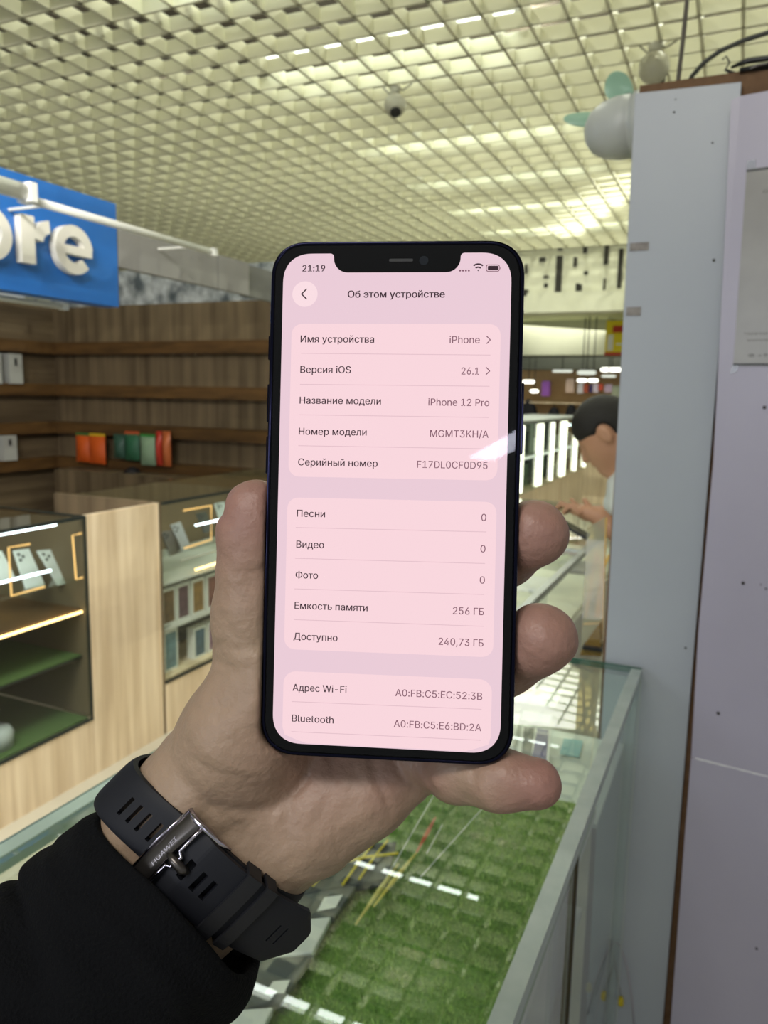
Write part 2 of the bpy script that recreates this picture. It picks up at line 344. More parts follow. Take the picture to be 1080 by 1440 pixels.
gc = [(214, 190, 180), (210, 210, 225), (176, 84, 60), (70, 60, 120), (220, 210, 235), (200, 80, 60), (190, 170, 200), (160, 170, 150), (150, 90, 190)]
gn = ['cream', 'pale blue', 'rust red', 'indigo', 'white', 'tomato red', 'mauve', 'sage', 'violet']
for i, (px, py0, py1, hw) in enumerate([(802, 534, 552, 5), (817, 540, 553, 4), (824, 541, 552, 3), (832, 542, 552, 2.5), (838, 541, 552, 4), (845, 541, 549, 3), (856, 542, 552, 5), (866, 544, 560, 5), (768, 537, 557, 5)]):
    a = ony(px - hw, py0, YS - .2); b = ony(px + hw, py1, YS - .2)
    mb = MB(((a[0] + b[0]) / 2, YS - .2, b[2])).box((a[0], YS - .24, b[2]), (b[0], YS - .16, a[2])).box((a[0] + .01, YS - .23, a[2]), (b[0] - .01, YS - .17, a[2] + .015))
    tag(mb.build('goods_packet', mat('goods_%d' % i, gc[i], .6)), 'tiny %s packet displayed on the far stall shelf' % gn[i], 'packet', 'packets displayed on the far stall')
ll = ['small glowing far lamp beside the phone edge', 'tiny glowing far lamp low beside the phone', 'pale glowing far lamp left of centre', 'wide glowing far lamp next to the white panel', 'second wide far lamp under it', 'rounded glowing far lamp above the man', 'rounded glowing far lamp above the man, right one', 'blurry pinkish far lamp above the man']
for i, (x0, x1, py, h, c) in enumerate([(735, 752, 537, 5, 0), (746, 757, 550, 5, 0), (777, 805, 522, 4, 1), (845, 876, 520, 6, 0), (846, 866, 529, 4, 1), (812, 825, 535, 5, 0), (827, 841, 535, 5, 0), (812, 838, 524, 7, 1)]):
    YL = YS - .6 - .11 * i
    a = ony(x0, py - h / 2, YL); b = ony(x1, py + h / 2, YL); r = (a[2] - b[2]) / 2; zc = (a[2] + b[2]) / 2
    t = thing('pendant_lamp', ((a[0] + b[0]) / 2, YL, zc), ll[i], 'lamp', 'lamps of the far stalls')
    MB(t.location).tube([(a[0], YL, zc), (a[0] + r, YL, zc), (b[0] - r, YL, zc), (b[0], YL, zc)], [r * .5, r, r, r * .5], 10).build('lamp_shade', emis('far_lamp_a', (255, 255, 240), 3.2) if c == 0 else emis('far_lamp_b', (230, 236, 220), 1.0), t, True)
    MB(t.location).tube([((a[0] + b[0]) / 2, YL, zc + r), ((a[0] + b[0]) / 2, YL, 2.42)], .006).build('cord', M_black, t)
# stall front counter in the distance
fc = thing('display_counter', (-2.2, 9.6, 0), 'far lit glass counter in front of the tan stall', 'counter')
bx('base', (-3.8, 9.5, 0), (-1.2, 9.9, .7), M_wood, fc); bx('glass_pane', (-3.8, 9.5, .7), (-1.2, 9.505, 1.15), M_glass, fc); bx('top_pane', (-3.8, 9.5, 1.151), (-1.2, 9.9, 1.157), M_glass, fc)
MB(fc.location).tube([(-3.8, 9.52, 1.14), (-1.2, 9.52, 1.14)], .012).build('led_strip', M_cool, fc)
for k in range(14):
    x = -3.7 + k * .18; tag(MB((x, 9.7, .7)).box((x, 9.64, .7), (x + .1, 9.76, .86 + .12 * ((k * 7) % 3) / 2)).build('goods_box', [M_paper, M_plas, M_wood][k % 3]), 'tiny box inside the far lit glass counter', 'box', 'boxes inside the far lit counter')
# aisle vitrines with vertical lights, front plane x = -1.3
XV = -1.3
vy = [onx(733, 640, XV)[1] - .5, onx(757, 640, XV)[1], onx(790, 640, XV)[1], onx(822, 640, XV)[1]]
vl = ['lit glass vitrine with vertical light posts right beside the phone edge', 'lit glass vitrine with vertical light posts, middle of the aisle row', 'lit glass vitrine with light posts nearest the bent man’s face']
M_gr = mat('vitrine_green', (150, 170, 150), .5)
for i in range(3):
    y0, y1 = vy[i] + .02, vy[i + 1] - .02
    t = thing('vitrine', (XV - .25, (y0 + y1) / 2, 0), vl[i], 'display case', 'lit vitrines along the aisle')
    bx('base', (XV - .5, y0, 0), (XV, y1, .80), M_wood, t)
    [bx('glass_pane', a_, b_, M_glassd, t) for a_, b_ in (((XV - .006, y0, .80), (XV, y1, 1.279)), ((XV - .5, y0, .80), (XV - .007, y0 + .005, 1.279)), ((XV - .5, y1 - .005, .80), (XV - .007, y1, 1.279)))]
    bx('back_panel', (XV - .54, y0, .80), (XV - .505, y1, 1.28), M_gr, t)
    bx('top_rail', (XV - .5, y0, 1.28), (XV + .01, y1, 1.30), M_alu, t)
    bx('shelf', (XV - .48, y0, 1.03), (XV - .02, y1, 1.04), M_plas, t)
    for yy in (y0 + .03, (y0 + y1) / 2, y1 - .03):
        MB(t.location).tube([(XV + .008, yy, .82), (XV + .008, yy, 1.27)], .010 + .003 * i).build('light_post', M_tube if 0 else emis('vitrine_led', (250, 255, 225), 2.6), t)
    MB(t.location).tube([(XV + .008, y0, 1.045), (XV + .008, y1, 1.045)], .008).build('light_rail', emis('vitrine_led2', (225, 240, 215), 1.0), t)
    n = 5
    for k in range(n):
        yy = y0 + .06 + (y1 - y0 - .1) * k / n
        for z0 in (.80, 1.041):
            hh = .10 + .06 * ((k + i) % 3)
            tag(MB((XV - .2, yy, z0)).box((XV - .26, yy, z0), (XV - .12, yy + .7 * (y1 - y0) / n, z0 + hh)).build('phone_box', [M_paper, mat('box_green', (90, 120, 90)), mat('box_ink', (40, 50, 60)), M_plas][(k + i + (z0 > 1)) % 4]),
                'small box standing in a lit aisle vitrine, %s shelf, vitrine %s' % ('lower' if z0 < 1 else 'upper', ['beside the phone edge', 'in the middle', 'nearest the man'][i]), 'box', 'boxes inside the aisle vitrines')
# second counter beyond ours
c2 = thing('glass_counter', (-.68, 2.4, 0), 'pale glass counter farther along the aisle that the bent man leans over', 'counter')
bx('base', (-.97, 1.44, 0), (-.39, 3.4, .80), M_plas, c2); bx('top_pane', (-.97, 1.44, .992), (-.385, 3.4, 1.0), M_glass, c2)
bx('side_pane', (-.393, 1.44, .80), (-.389, 3.4, .985), M_glass, c2)
MB(c2.location).box((-.40, 1.44, .985), (-.383, 3.4, 1.003)).box((-.975, 1.44, .985), (-.958, 3.4, 1.003)).box((-.958, 2.3, .985), (-.40, 2.32, 1.003)).build('rail', M_alu, c2)
M_blank = mat('counter_lining', (226, 226, 206), .6, noise=(9, .3, (206, 210, 196)))
bx('lining', (-.96, 1.45, .80), (-.40, 3.39, .815), M_blank, c2)
for i, (x, y, c, l) in enumerate([(-.6, 1.6, (120, 130, 132), 'flat grey packet inside the farther counter, near its end'), (-.72, 1.85, (238, 238, 232), 'flat white card inside the farther counter'), (-.5, 2.0, (150, 156, 158), 'grey flat packet inside the farther counter, midway'), (-.6, 2.55, (235, 236, 240), 'white flat box inside the farther counter before the man’s hand'), (-.5, 2.9, (90, 96, 110), 'dark flat box inside the farther counter, far end')]):
    tag(bx('packet', (x - .05, y - .09, .815), (x + .05, y + .09, .83), mat('pk%d' % i, c, .5), bevel=.002), l, 'packet')
def quad(name, P4, th, m, parent=None, bevel=0, base=None):
    P4 = [Vector(list(p)) for p in P4]; n = (P4[1] - P4[0]).cross(P4[3] - P4[0]).normalized()
    if base is None: base = parent.location if parent else sum(P4, Vector()) / 4
    return MB(base).prism(P4, n * th).build(name, m, parent, bevel=bevel)
# acrylic stand with gold lines at the end of the near counter
YA = 1.41
ac = thing('acrylic_stand', tuple(ony(835, 915, YA)), 'tall clear and gold acrylic display stand at the counter end by the white panel', 'display stand')
A = lambda px, py: ony(px, py, YA)
gold = mat('gold_strip', (226, 188, 92), .3, metal=.3, emit=(.9, .65, .25, .12))
amb = glass('amber_acrylic', (.80, .70, .42), haze=.25)
quad('stand_panel', [A(852, 726), A(826, 742), A(817, 915), A(848, 915)], .004, amb, ac)
quad('stand_foot', [A(846, 872), A(822, 905), A(818, 917), A(848, 919)], .02, mat('brown_acrylic', (120, 96, 40), .2), ac)
MB(ac.location).tube([A(852, 728), A(846, 915)], .0022).tube([A(839, 774), A(824, 868)], .0022).tube([A(839, 774), A(845, 800), A(842, 868)], .0022).tube([A(857, 780), A(846, 806), A(838, 868)], .0022).tube([A(820, 878), A(848, 876)], .0015).build('gold_line', gold, ac)
MB(ac.location).box((A(822, 915)[0], YA - .03, 1.0), (A(850, 915)[0], YA + .03, 1.006)).build('stand_base', M_black, ac)
# ------------------------------------------------------------------ the man behind the counter
hc = np.array([-.392, 2.6, 1.345]); ph = math.radians(40)
F = np.array([-math.cos(ph), 0, -math.sin(ph)]); U = np.array([-math.sin(ph), 0, math.cos(ph)]); S_ = np.array([0., 1, 0]); HM = np.stack([F, S_, U], 1)
def hp(f, s, u): return hc + F * f + S_ * s + U * u
hd = ony(829, 722, 2.42)
def man_head(P):
    d = ellip(P, hp(-.005, 0, .01), (.094, .074, .098), HM)
    d = smin(d, ellip(P, hp(.03, 0, -.04), (.062, .058, .07), HM), .03)
    d = smin(d, rcone(P, hp(.02, 0, -.06), hp(.066, 0, -.098), .05, .026), .03)
    d = smin(d, rcone(P, hp(.086, 0, .0), hp(.104, 0, -.034), .008, .0125), .012)
    d = smin(d, rcone(P, hp(.086, -.02, -.062), hp(.086, .02, -.062), .009, .009), .01)
    for s in (-1, 1):
        d = smax(d, -ellip(P, hp(.092, .03 * s, .006), (.012, .016, .011), HM), .01)
        d = smin(d, ellip(P, hp(-.008, .079 * s, -.012), (.019, .008, .032), HM), .008)
        d = smax(d, -ellip(P, hp(-.004, .088 * s, -.010), (.008, .006, .018), HM), .004)
    return smin(d, rcone(P, hp(-.045, 0, -.06), (-.27, 2.6, 1.19), .052, .06), .03)
def man_body(P):
    d = man_head(P)
    d = smin(d, rcone(P, (-.25, 2.6, 1.13), (-.10, 2.6, .86), .115, .12), .06)
    for s in (-1, 1):
        y = 2.6 + s * .16; d = smin(d, rcone(P, (-.26, 2.6, 1.15), (-.27, y, 1.13), .07, .055), .05)
        e = (-.21, y + s * .03, .96) if s < 0 else (-.30, y + .02, 1.05); d = smin(d, rcone(P, (-.27, y, 1.13), e, .052, .04), .02)
        h0 = hd + np.array([.03, 0, -.008]) if s < 0 else np.array([-.45, 2.70, 1.06])
        d = smin(d, rcone(P, e, h0, .038, .026), .02)
        pc = h0 + np.array([-.045, 0, .012]); d = smin(d, rcone(P, h0, pc, .024, .022), .015)
        for k in range(4):
            b = pc + np.array([-.012, -.024 + .016 * k, .0]); m1 = b + np.array([-.03, 0, .012 if k else .02]); e1 = m1 + np.array([-.018 - .004 * (k == 1), 0, -.022])
            d = smin(d, np.minimum(rcone(P, b, m1, .009, .008), rcone(P, m1, e1, .008, .007)), .006)
        d = smin(d, rcone(P, h0 + np.array([-.02, .02 * -s, .01]), h0 + np.array([-.052, .025 * -s, .045]), .011, .008), .008)
        hip = (-.10, 2.6 + s * .085, .84); kn = (-.14, 2.6 + s * .10, .47); an = (-.07, 2.6 + s * .10, .09)
        d = smin(d, rcone(P, hip, kn, .088, .058), .04); d = smin(d, rcone(P, kn, an, .056, .04), .02)
        d = smin(d, rcone(P, an, (-.22, 2.6 + s * .11, .035), .04, .03), .02)
    return d
M_skinf = mat('skin_far', (176, 132, 104), .55, sss=0)
man = thing('person', (-.10, 2.6, 0), 'short-haired person in a pale grey shirt bending over the farther counter', 'person')
sdf_obj('body', man_body, (-.60, 2.30, .0), (.06, 2.90, 1.50), .0065, None, M_skinf, man)
def hairf(P):
    q = P - hc; f = q @ F; u = q @ U; s = np.abs(q[:, 1])
    d = ellip(P, hp(-.008, 0, .014), (.106, .084, .109), HM)
    cut = -(u * .82 - f * .50 + .018 - .02 * np.clip((s - .05) / .03, 0, 1))
    d = smax(d, cut, .012); d = smax(d, (f - .088), .01)
    return smax(d, -(ellip(P, hp(-.01, -.08, -.014), (.028, .02, .038), HM)), .01)
sdf_obj('hair', hairf, (-.56, 2.48, 1.2), (-.24, 2.72, 1.50), .004, None, mat('dark_hair', (16, 13, 11), .7, bump=(180, .8, (1, 1, 1), .004)), man)
def shirtf(P):
    d = rcone(P, (-.25, 2.6, 1.13), (-.10, 2.6, .86), .128, .133)
    d = smin(d, rcone(P, (-.262, 2.6, 1.14), (-.275, 2.6, 1.19), .085, .072), .05)
    for s in (-1, 1):
        y = 2.6 + s * .16; d = smin(d, rcone(P, (-.26, 2.6, 1.15), (-.27, y, 1.135), .078, .066), .05)
        e = (-.215, y + s * .03, .985) if s < 0 else (-.297, y + .018, 1.065); d = smin(d, rcone(P, (-.27, y, 1.13), e, .064, .054), .02)
    d = d + .004 * np.sin(P[:, 2] * 70 + P[:, 0] * 60) * np.sin(P[:, 0] * 45)
    return smax(np.maximum(d, .80 - P[:, 2]), -(man_head(P) - .002), .006)
sdf_obj('shirt', shirtf, (-.42, 2.30, .78), (.08, 2.90, 1.30), .007, None, mat('shirt_grey', (206, 214, 214), .85), man)
def trouf(P):
    d = None
    for s in (-1, 1):
        hip = (-.10, 2.6 + s * .085, .84); kn = (-.14, 2.6 + s * .10, .47); an = (-.075, 2.6 + s * .10, .10)
        x = smin(rcone(P, hip, kn, .103, .072), rcone(P, kn, an, .072, .06), .03); d = x if d is None else smin(d, x, .03)
    return np.maximum(d, P[:, 2] - .86)
sdf_obj('trousers', trouf, (-.30, 2.36, .03), (.06, 2.84, .9), .009, None, mat('trousers_dark', (40, 42, 52), .9), man)
hq = hd + np.array([-.03, -.005, -.03])
tag(MB(hq).prism([hq + np.array(v) for v in ((-.05, -.03, -.012), (.03, -.03, -.05), (.03, .04, -.05), (-.05, .04, -.012))], (.004, 0, .009)).build('smartphone', M_black, bevel=.002), 'dark handset held by the bending person in the grey shirt', 'phone')
# ------------------------------------------------------------------ near glass counter
X0, X1, Y0, Y1 = -.633, -.114, -.35, 1.322
cn = thing('glass_counter', ((X0 + X1) / 2, .5, 0), 'glass-topped counter with green turf inside, under the hand', 'counter')
bx('top_pane', (X0 + .003, Y0, .993), (X1 - .003, Y1, 1.0), glass('top_glass', (.95, .985, .965), 1.8), cn)
frost = mat('frosted_rail', (178, 190, 186), .35, noise=(30, .3, (162, 176, 172)))
MB(cn.location).box((X1 - .016, Y0, .984), (X1, Y1 - .012, .9925)).box((X1 - .0165, Y0, .9925), (X1 + .0005, Y1 - .012, 1.0025)).build('rail', frost, cn)
MB(cn.location).box((X0, Y0, .984), (X0 + .018, Y1, .9925)).box((X0 - .0005, Y0, .9925), (X0 + .018, Y1, 1.0015)).build('rail', mat('rail_pale', (170, 190, 180), .4), cn)
MB(cn.location).box((X0 - .004, Y0, .990), (X0 - .0006, Y1, 1.001)).box((X0, Y1, .990), (X1 - .001, Y1 + .003, 1.001)).build('glass_edge', M_edge, cn)
sideg = glass('side_glass', (.96, .985, .97), haze=.04)
bx('sliding_pane', (X1 - .008, Y0 + .01, .20), (X1 - .004, .783, .983), sideg, cn)
bx('pane_edge', (X1 - .008, .783, .20), (X1 - .004, .7855, .983), mat('edge_dark_green', (14, 58, 42), .2), cn)
bx('sliding_pane', (X1 - .015, .70, .20), (X1 - .011, Y1 - .006, .983), sideg, cn)
bx('end_pane', (X0 + .005, Y1 - .006, .20), (X1 - .004, Y1 - .002, .983), sideg, cn)
bx('front_pane', (X0 + .002, Y0 + .01, .20), (X0 + .006, Y1 - .008, .983), sideg, cn)
MB(cn.location).box((X1 - .002, Y1 - .002, .20), (X1, Y1, .983)).build('corner_post', M_alu, cn)
bx('base', (X0, Y0, 0), (X1 - .02, Y1, .19), M_white, cn); bx('lower_shelf', (X0 + .01, Y0 + .01, .54), (X1 - .07, Y1 - .02, .546), M_plas, cn)
bx('middle_shelf', (X0 + .01, Y0 + .01, .885), (X1 - .02, 1.02, .893), M_plas, cn)
bx('back_shelf', (X0 + .01, 1.03, .86), (X1 - .02, Y1 - .01, .866), mat('grey_shelf', (196, 204, 200), .35), cn)
TZ = .90
tf = MB(((X0 + X1) / 2, .4, .8932)).box((X0 + .012, Y0 + .02, .8932), (X1 - .021, 1.015, TZ - .002)).build('turf_mat', M_turf)
tag(tf, 'bright green artificial turf mat lying in the near counter', 'turf')
rg = np.random.RandomState(3); nb = 26000
bxs = rg.uniform(X0 + .014, X1 - .023, nb); bys = rg.uniform(.25, 1.013, nb); ba = rg.uniform(0, 6.28, nb); bh = rg.uniform(.004, .009, nb); bw = rg.uniform(.0005, .0011, nb); ln = rg.uniform(-.005, .005, (nb, 2))
Vb = np.empty((nb, 3, 3)); Vb[:, 0] = np.c_[bxs - bw * np.cos(ba), bys - bw * np.sin(ba), np.full(nb, TZ - .003)]; Vb[:, 1] = np.c_[bxs + bw * np.cos(ba), bys + bw * np.sin(ba), np.full(nb, TZ - .003)]
Vb[:, 2] = np.c_[bxs + ln[:, 0], bys + ln[:, 1], TZ - .002 + bh]
me = bpy.data.meshes.new('turf_blades'); me.from_pydata((Vb.reshape(-1, 3) - np.array([-.38, .6, TZ])).tolist(), [], np.arange(nb * 3).reshape(-1, 3).tolist())
tb = link('turf_blades', me, mat('turf_blade', (108, 160, 60), .7, noise=(220, .5, (178, 208, 110))), loc=(-.38, .6, TZ)); tag(tb, 'short green plastic blades of the turf in the near counter', 'turf', kind='stuff')
# things lying on the turf
def onq(z, *pp): return [onz(px, py, z) for px, py in pp]
M_dev = mat('device_grey', (72, 78, 86), .25, noise=(12, .5, (48, 54, 60))); M_devw = mat('device_white', (214, 216, 214), .3)
M_bag = glass('plastic_bag', (.94, .96, .95), 1.45, .08, .03)
def device(P4, th, m, label, extra=None):
    base = Vector(sum(np.array(P4)) / 4); t = thing('tablet', tuple(base), label, 'tablet')
    q = quad('tablet_body', P4, abs(th), m, t, bevel=.002); return t
dz = .907
d1 = device(onq(dz + .012, (558, 1182), (545, 1236), (400, 1262), (430, 1195)), -.010, M_dev, 'dark tablet with crossed yellow tapes lying on the turf below the palm')
for a, b in (((545, 1182), (505, 1236)), ((527, 1184), (482, 1244)), ((560, 1200), (470, 1215)), ((500, 1188), (440, 1245)), ((482, 1193), (425, 1250))):
    p, q = onq(dz + .0145, a, b); MB(d1.location).tube([p, (Vector(p) + Vector(q)) / 2 + Vector((0, 0, .002)), q], .0016, 6).build('yellow_tape', mat('tape_yellow', (222, 200, 40), .4), d1)
d2 = device(onq(dz + .011, (508, 1236), (470, 1288), (350, 1312), (400, 1245)), -.009, M_dev, 'grey tablet with a white sticker, second in the row on the turf')
quad('sticker', onq(dz + .0125, (482, 1258), (472, 1276), (446, 1281), (456, 1262)), .0004, M_paper, d2)
d3 = device(onq(dz + .011, (466, 1288), (440, 1338), (300, 1360), (350, 1300)), -.009, M_devw, 'white tablet under the watch strap tip, third in the row')
d4 = device(onq(dz + .011, (440, 1342), (395, 1408), (240, 1440), (300, 1350)), -.009, M_dev, 'grey tablet below the strap tip with small label, fourth in the row')
quad('sticker', onq(dz + .0125, (408, 1378), (400, 1396), (372, 1398), (384, 1380)), .0004, M_paper, d4)
d5 = device(onq(dz + .011, (385, 1415), (340, 1500), (180, 1530), (260, 1425)), -.009, M_devw, 'pale tablet at the bottom frame edge beside the sleeve')
def bag(P4, seed, label, up=.018):
    P4 = [np.array(p) for p in P4]; n = 26; r = np.random.RandomState(seed); fr = [(r.uniform(4, 16), r.uniform(4, 16), r.uniform(0, 6)) for _ in range(7)]
    vs = []
    for i in range(n + 1):
        for j in range(n + 1):
            u, v = i / n, j / n; p = (P4[0] * (1 - u) + P4[1] * u) * (1 - v) + (P4[3] * (1 - u) + P4[2] * u) * v
            e = min(u, 1 - u, v, 1 - v) * 4; h = sum(abs(math.sin(a * u + b * v + c)) for a, b, c in fr) / 7
            vs.append(p + np.array([0, 0, up * min(1, e) * (.3 + h) ]))
    fs = [(i * (n + 1) + j, (i + 1) * (n + 1) + j, (i + 1) * (n + 1) + j + 1, i * (n + 1) + j + 1) for i in range(n) for j in range(n)]
    t = thing('plastic_bag', tuple(sum(P4) / 4), label, 'plastic bag'); MB(t.location).add(vs, fs).build('film', M_bag, t, True); return t
g1 = bag(onq(dz, (610, 1090), (700, 1130), (610, 1275), (520, 1240)), 4, 'crumpled clear plastic bag with yellow and red ribbons on the turf')
for (p, q, c) in (((612, 1150), (585, 1200), (206, 96, 60)), ((585, 1200), (525, 1275), (214, 200, 90)), ((560, 1215), (500, 1300), (206, 196, 110))):
    a, b = onq(dz + .022, p, q); MB(g1.location).tube([a, (np.array(a) + np.array(b)) / 2 + np.array([.002, 0, .004]), b], [.0012, .003, .001], 6).build('ribbon', mat('ribbon%d' % c[1], c, .4), g1)
for p, q in (((590, 1235), (680, 1135)), ((540, 1240), (615, 1110)), ((600, 1200), (622, 1160))):  # white strands modelled as painted glints on the clear film
    a, b = onq(dz + .02, p, q); MB(g1.location).tube([a, b], .0006, 5).build('fold_glint', M_paper, g1)
# boxes at the far end of the counter
bz = .868
bb = thing('phone_box', tuple(onz(745, 1055, bz)), 'white handset box with a purple phone picture, inside the counter above the little finger', 'box')
P4 = onq(bz + .035, (735, 1020), (775, 1026), (770, 1092), (720, 1086)); quad('box_body', P4, .034, M_paper, bb)
quad('phone_picture', onq(bz + .0356, (756, 1024), (771, 1027), (768, 1085), (744, 1082)), .0005, mat('picture_purple', (92, 80, 150), .4, noise=(40, .5, (60, 50, 96))), bb)
quad('phone_picture', onq(bz + .0356, (737, 1022), (752, 1024), (746, 1075), (732, 1073)), .0005, mat('picture_grey', (88, 90, 92), .4), bb)
t = thing('leaflet', tuple(onz(755, 978, .985)), 'bright white leaflet with orange print lying at the far end of the near counter', 'leaflet')
quad('sheet', onq(.872, (700, 962), (792, 972), (781, 993), (690, 982)), .002, M_paper, t)
for i, (x, y, s) in enumerate([(737, 974, 5), (746, 970, 4), (757, 974, 4)]): quad('print', onq(.8745, (x - s, y - 2), (x + s, y - 1), (x + s - 2, y + 3), (x - s - 2, y + 2)), .0003, mat('print%d' % (i % 2), [(230, 130, 70), (200, 90, 60)][i % 2]), t)
tag(quad('card', onq(bz + .004, (793, 1038), (820, 1041), (815, 1063), (787, 1059)), .003, mat('card_blue', (120, 180, 190), .4)), 'light blue card inside the counter near its right rail', 'card')
tag(quad('packet', onq(bz + .01, (700, 1000), (732, 1004), (722, 1050), (690, 1045)), .008, M_devw), 'pale packet inside the counter beside the purple box', 'packet')
tag(quad('packet', onq(bz + .006, (735, 1000), (776, 1006), (773, 1016), (733, 1010)), .004, mat('packet_lavender', (190, 186, 200))), 'narrow lavender packet inside the counter behind the purple box', 'packet')
# ------------------------------------------------------------------ white panels at right
YPN = 1.338
def P1(px, py): return ony(px, py, YPN)
def ext(p, q, z): p = np.array(p); q = np.array(q); return p + (q - p) * ((z - p[2]) / (q[2] - p[2]))
L0, L1, R0, R1 = P1(893, 131), P1(851, 930), P1(1043, 115), P1(932, 1440)
p1 = thing('wall_panel', ((L1[0] + R1[0]) / 2, YPN, .02), 'tall flat white panel with screw holes behind the counter end', 'panel')
MB(p1.location).prism([L0, ext(L0, L1, .02), ext(R0, R1, .02), R0], (0, .016, 0)).build('panel_board', M_white, p1, bevel=.0008)
def hole(par, c, n, r, m=None):
    MB(par.location).lathe(c, [(r * .2, 0), (r, .0001), (r, .0006)], 12, n).build('screw_hole', m or M_peel, par)
for px, py, r in ((948, 158, .0016), (1002, 201, .0016), (1004, 366, .0022), (964, 911, .0018), (950, 140, .001)): hole(p1, P1(px, py) - np.array([0, .0005, 0]), (0, -1, 0), r)
for px0, py0, px1, py1 in ((888, 342, 912, 352), (883, 432, 901, 444)):
    a, b = P1(px0, py0), P1(px1, py1)
    MB(p1.location).box((a[0] - .002, YPN - .0015, b[2]), (b[0], YPN, a[2])).build('tape_scrap', mat('tape_scrap', (150, 144, 138), .5, noise=(60, .5, (96, 88, 84))), p1)
hb = MB((.2, 1.37, .02)).box((L0[0] + .004, YPN + .017, .02), (.62, YPN + .034, 1.944)).build('backing_board', M_mdf); tag(hb, 'brown raw chipboard behind the white panels, its top strip showing', 'board')
th = math.radians(8); n2 = np.array([-math.sin(th), -math.cos(th), 0]); o2 = np.array([-.03, 1.312, 0]); u2 = np.array([math.cos(th), -math.sin(th), 0])
def P2(px, py, off=0): r = ray(px, py); return EYE + r * (((o2 + n2 * off - EYE) @ n2) / (r @ n2))
edge = [P2(1028, 141), P2(1016, 400), P2(1003, 650), P2(982, 890), P2(972, 1065), P2(964, 1162), P2(943, 1440)]
edge.append(ext(edge[-2], edge[-1], .02)); zt = edge[0][2] + .004
p2 = thing('wall_panel', tuple(edge[-1]), 'lilac-white panel at the right frame edge with a poster on it', 'panel')
far = lambda z: o2 + u2 * .55 + np.array([0, 0, z])
up_ = [edge[0] + np.array([.012, -.001, .004]), edge[0]] + [e for e in edge[1:4]]
zs = .866
sp = ext(edge[3], edge[4], zs)
MB(p2.location).prism(up_ + [sp, far(zs), far(zt + .006)], -n2 * .014).build('panel_board', M_white2, p2)
MB(p2.location).prism([ext(edge[3], edge[4], zs - .001), edge[4], edge[5], edge[6], edge[7], far(.02), far(zs - .001)], -n2 * .014).build('lower_board', M_white2, p2)
# chipped edge along the joint
ch = MB(p2.location); rr = np.random.RandomState(5)
for k in range(40):
    u = .010 + k * .0125; a = o2 + u2 * u + n2 * .0004; h = rr.uniform(.0006, .0022)
    ch.prism([a + np.array([0, 0, zs - h]), a + u2 * .0125 + np.array([0, 0, zs - rr.uniform(.0006, .002)]), a + u2 * .0125 + np.array([0, 0, zs + .001]), a + np.array([0, 0, zs + .001])], n2 * .0008)
ch.build('chipped_edge', mat('chip_white', (222, 222, 226), .5), p2)
for px, py, r in ((1075, 573, .0026), (1045, 820, .0026), (1010, 1003, .0028), (1064, 1334, .002), (1070, 822, .001), (1077, 828, .0015)): hole(p2, P2(px, py, .0005), n2, r)
# poster
po = thing('poster', tuple(P2(1060, 515, .001)), 'grey glossy poster with black border bars taped to the lilac panel', 'poster')
def pu(px, py): p = P2(px, py); return (p - o2) @ u2, p[2]
ul, zb = pu(1031, 515)[0], pu(1055, 515)[1]; ut, ztp = pu(1050, 238)[0], pu(1060, 237)[1]
def P3(u, z, off): return o2 + u2 * u + n2 * off + np.array([0, 0, z])
MB(po.location).prism([P3(ul, zb, .0004), P3(ul + .205, zb, .0004), P3(ut + .205, ztp, .0004), P3(ut, ztp, .0004)], n2 * .0006).build('sheet', mat('poster_grey', (152, 150, 146), .28, noise=(9, .5, (128, 126, 122))), po)
for z, u in ((ztp - .004, ut), (zb + .001, ul)): MB(po.location).prism([P3(u, z, .001), P3(u + .205, z, .001), P3(u + .205, z + .0032, .001), P3(u, z + .0032, .001)], n2 * .0004).build('border_bar', mat('bar_dark', (48, 48, 50), .4), po)
fr = bpy.data.objects.new('poster_text_frame', None)
def wall_text(body, px, py, size, w, m, name='print'):
    u, z = pu(px, py)
    o = text_mesh(name, body, m, po, 0, w, 0, size)
    Mx = Matrix((tuple(u2) , (0, 0, 1), tuple(n2))).transposed().to_4x4(); q = P3(u, z, .0012) - np.array(po.location); Mx.translation = Vector(q.tolist()); o.matrix_local = Mx
pmk = mat('print_dark', (70, 66, 66), .5)
wall_text('Со', 1073, 272, .008, .012, pmk); wall_text('Чекти т', 1047, 471, .007, .040, pmk); wall_text('миллио', 1051, 480, .0066, .036, pmk); wall_text('© +99', 1052, 502, .0092, .034, pmk)
MB(po.location).prism([P3(ul - .004, zb - .012, .0012), P3(ul + .006, zb - .009, .0012), P3(ul + .008, zb + .002, .0012), P3(ul - .001, zb + .001, .0012)], n2 * .0003).prism([P3(ut - .001, ztp, .0012), P3(ut + .012, ztp, .0012), P3(ut + .012, ztp + .012, .0012), P3(ut, ztp + .012, .0012)], n2 * .0003).build('tape', glass('clear_tape', (.93, .93, .95), 1.4, .2, .12), po)
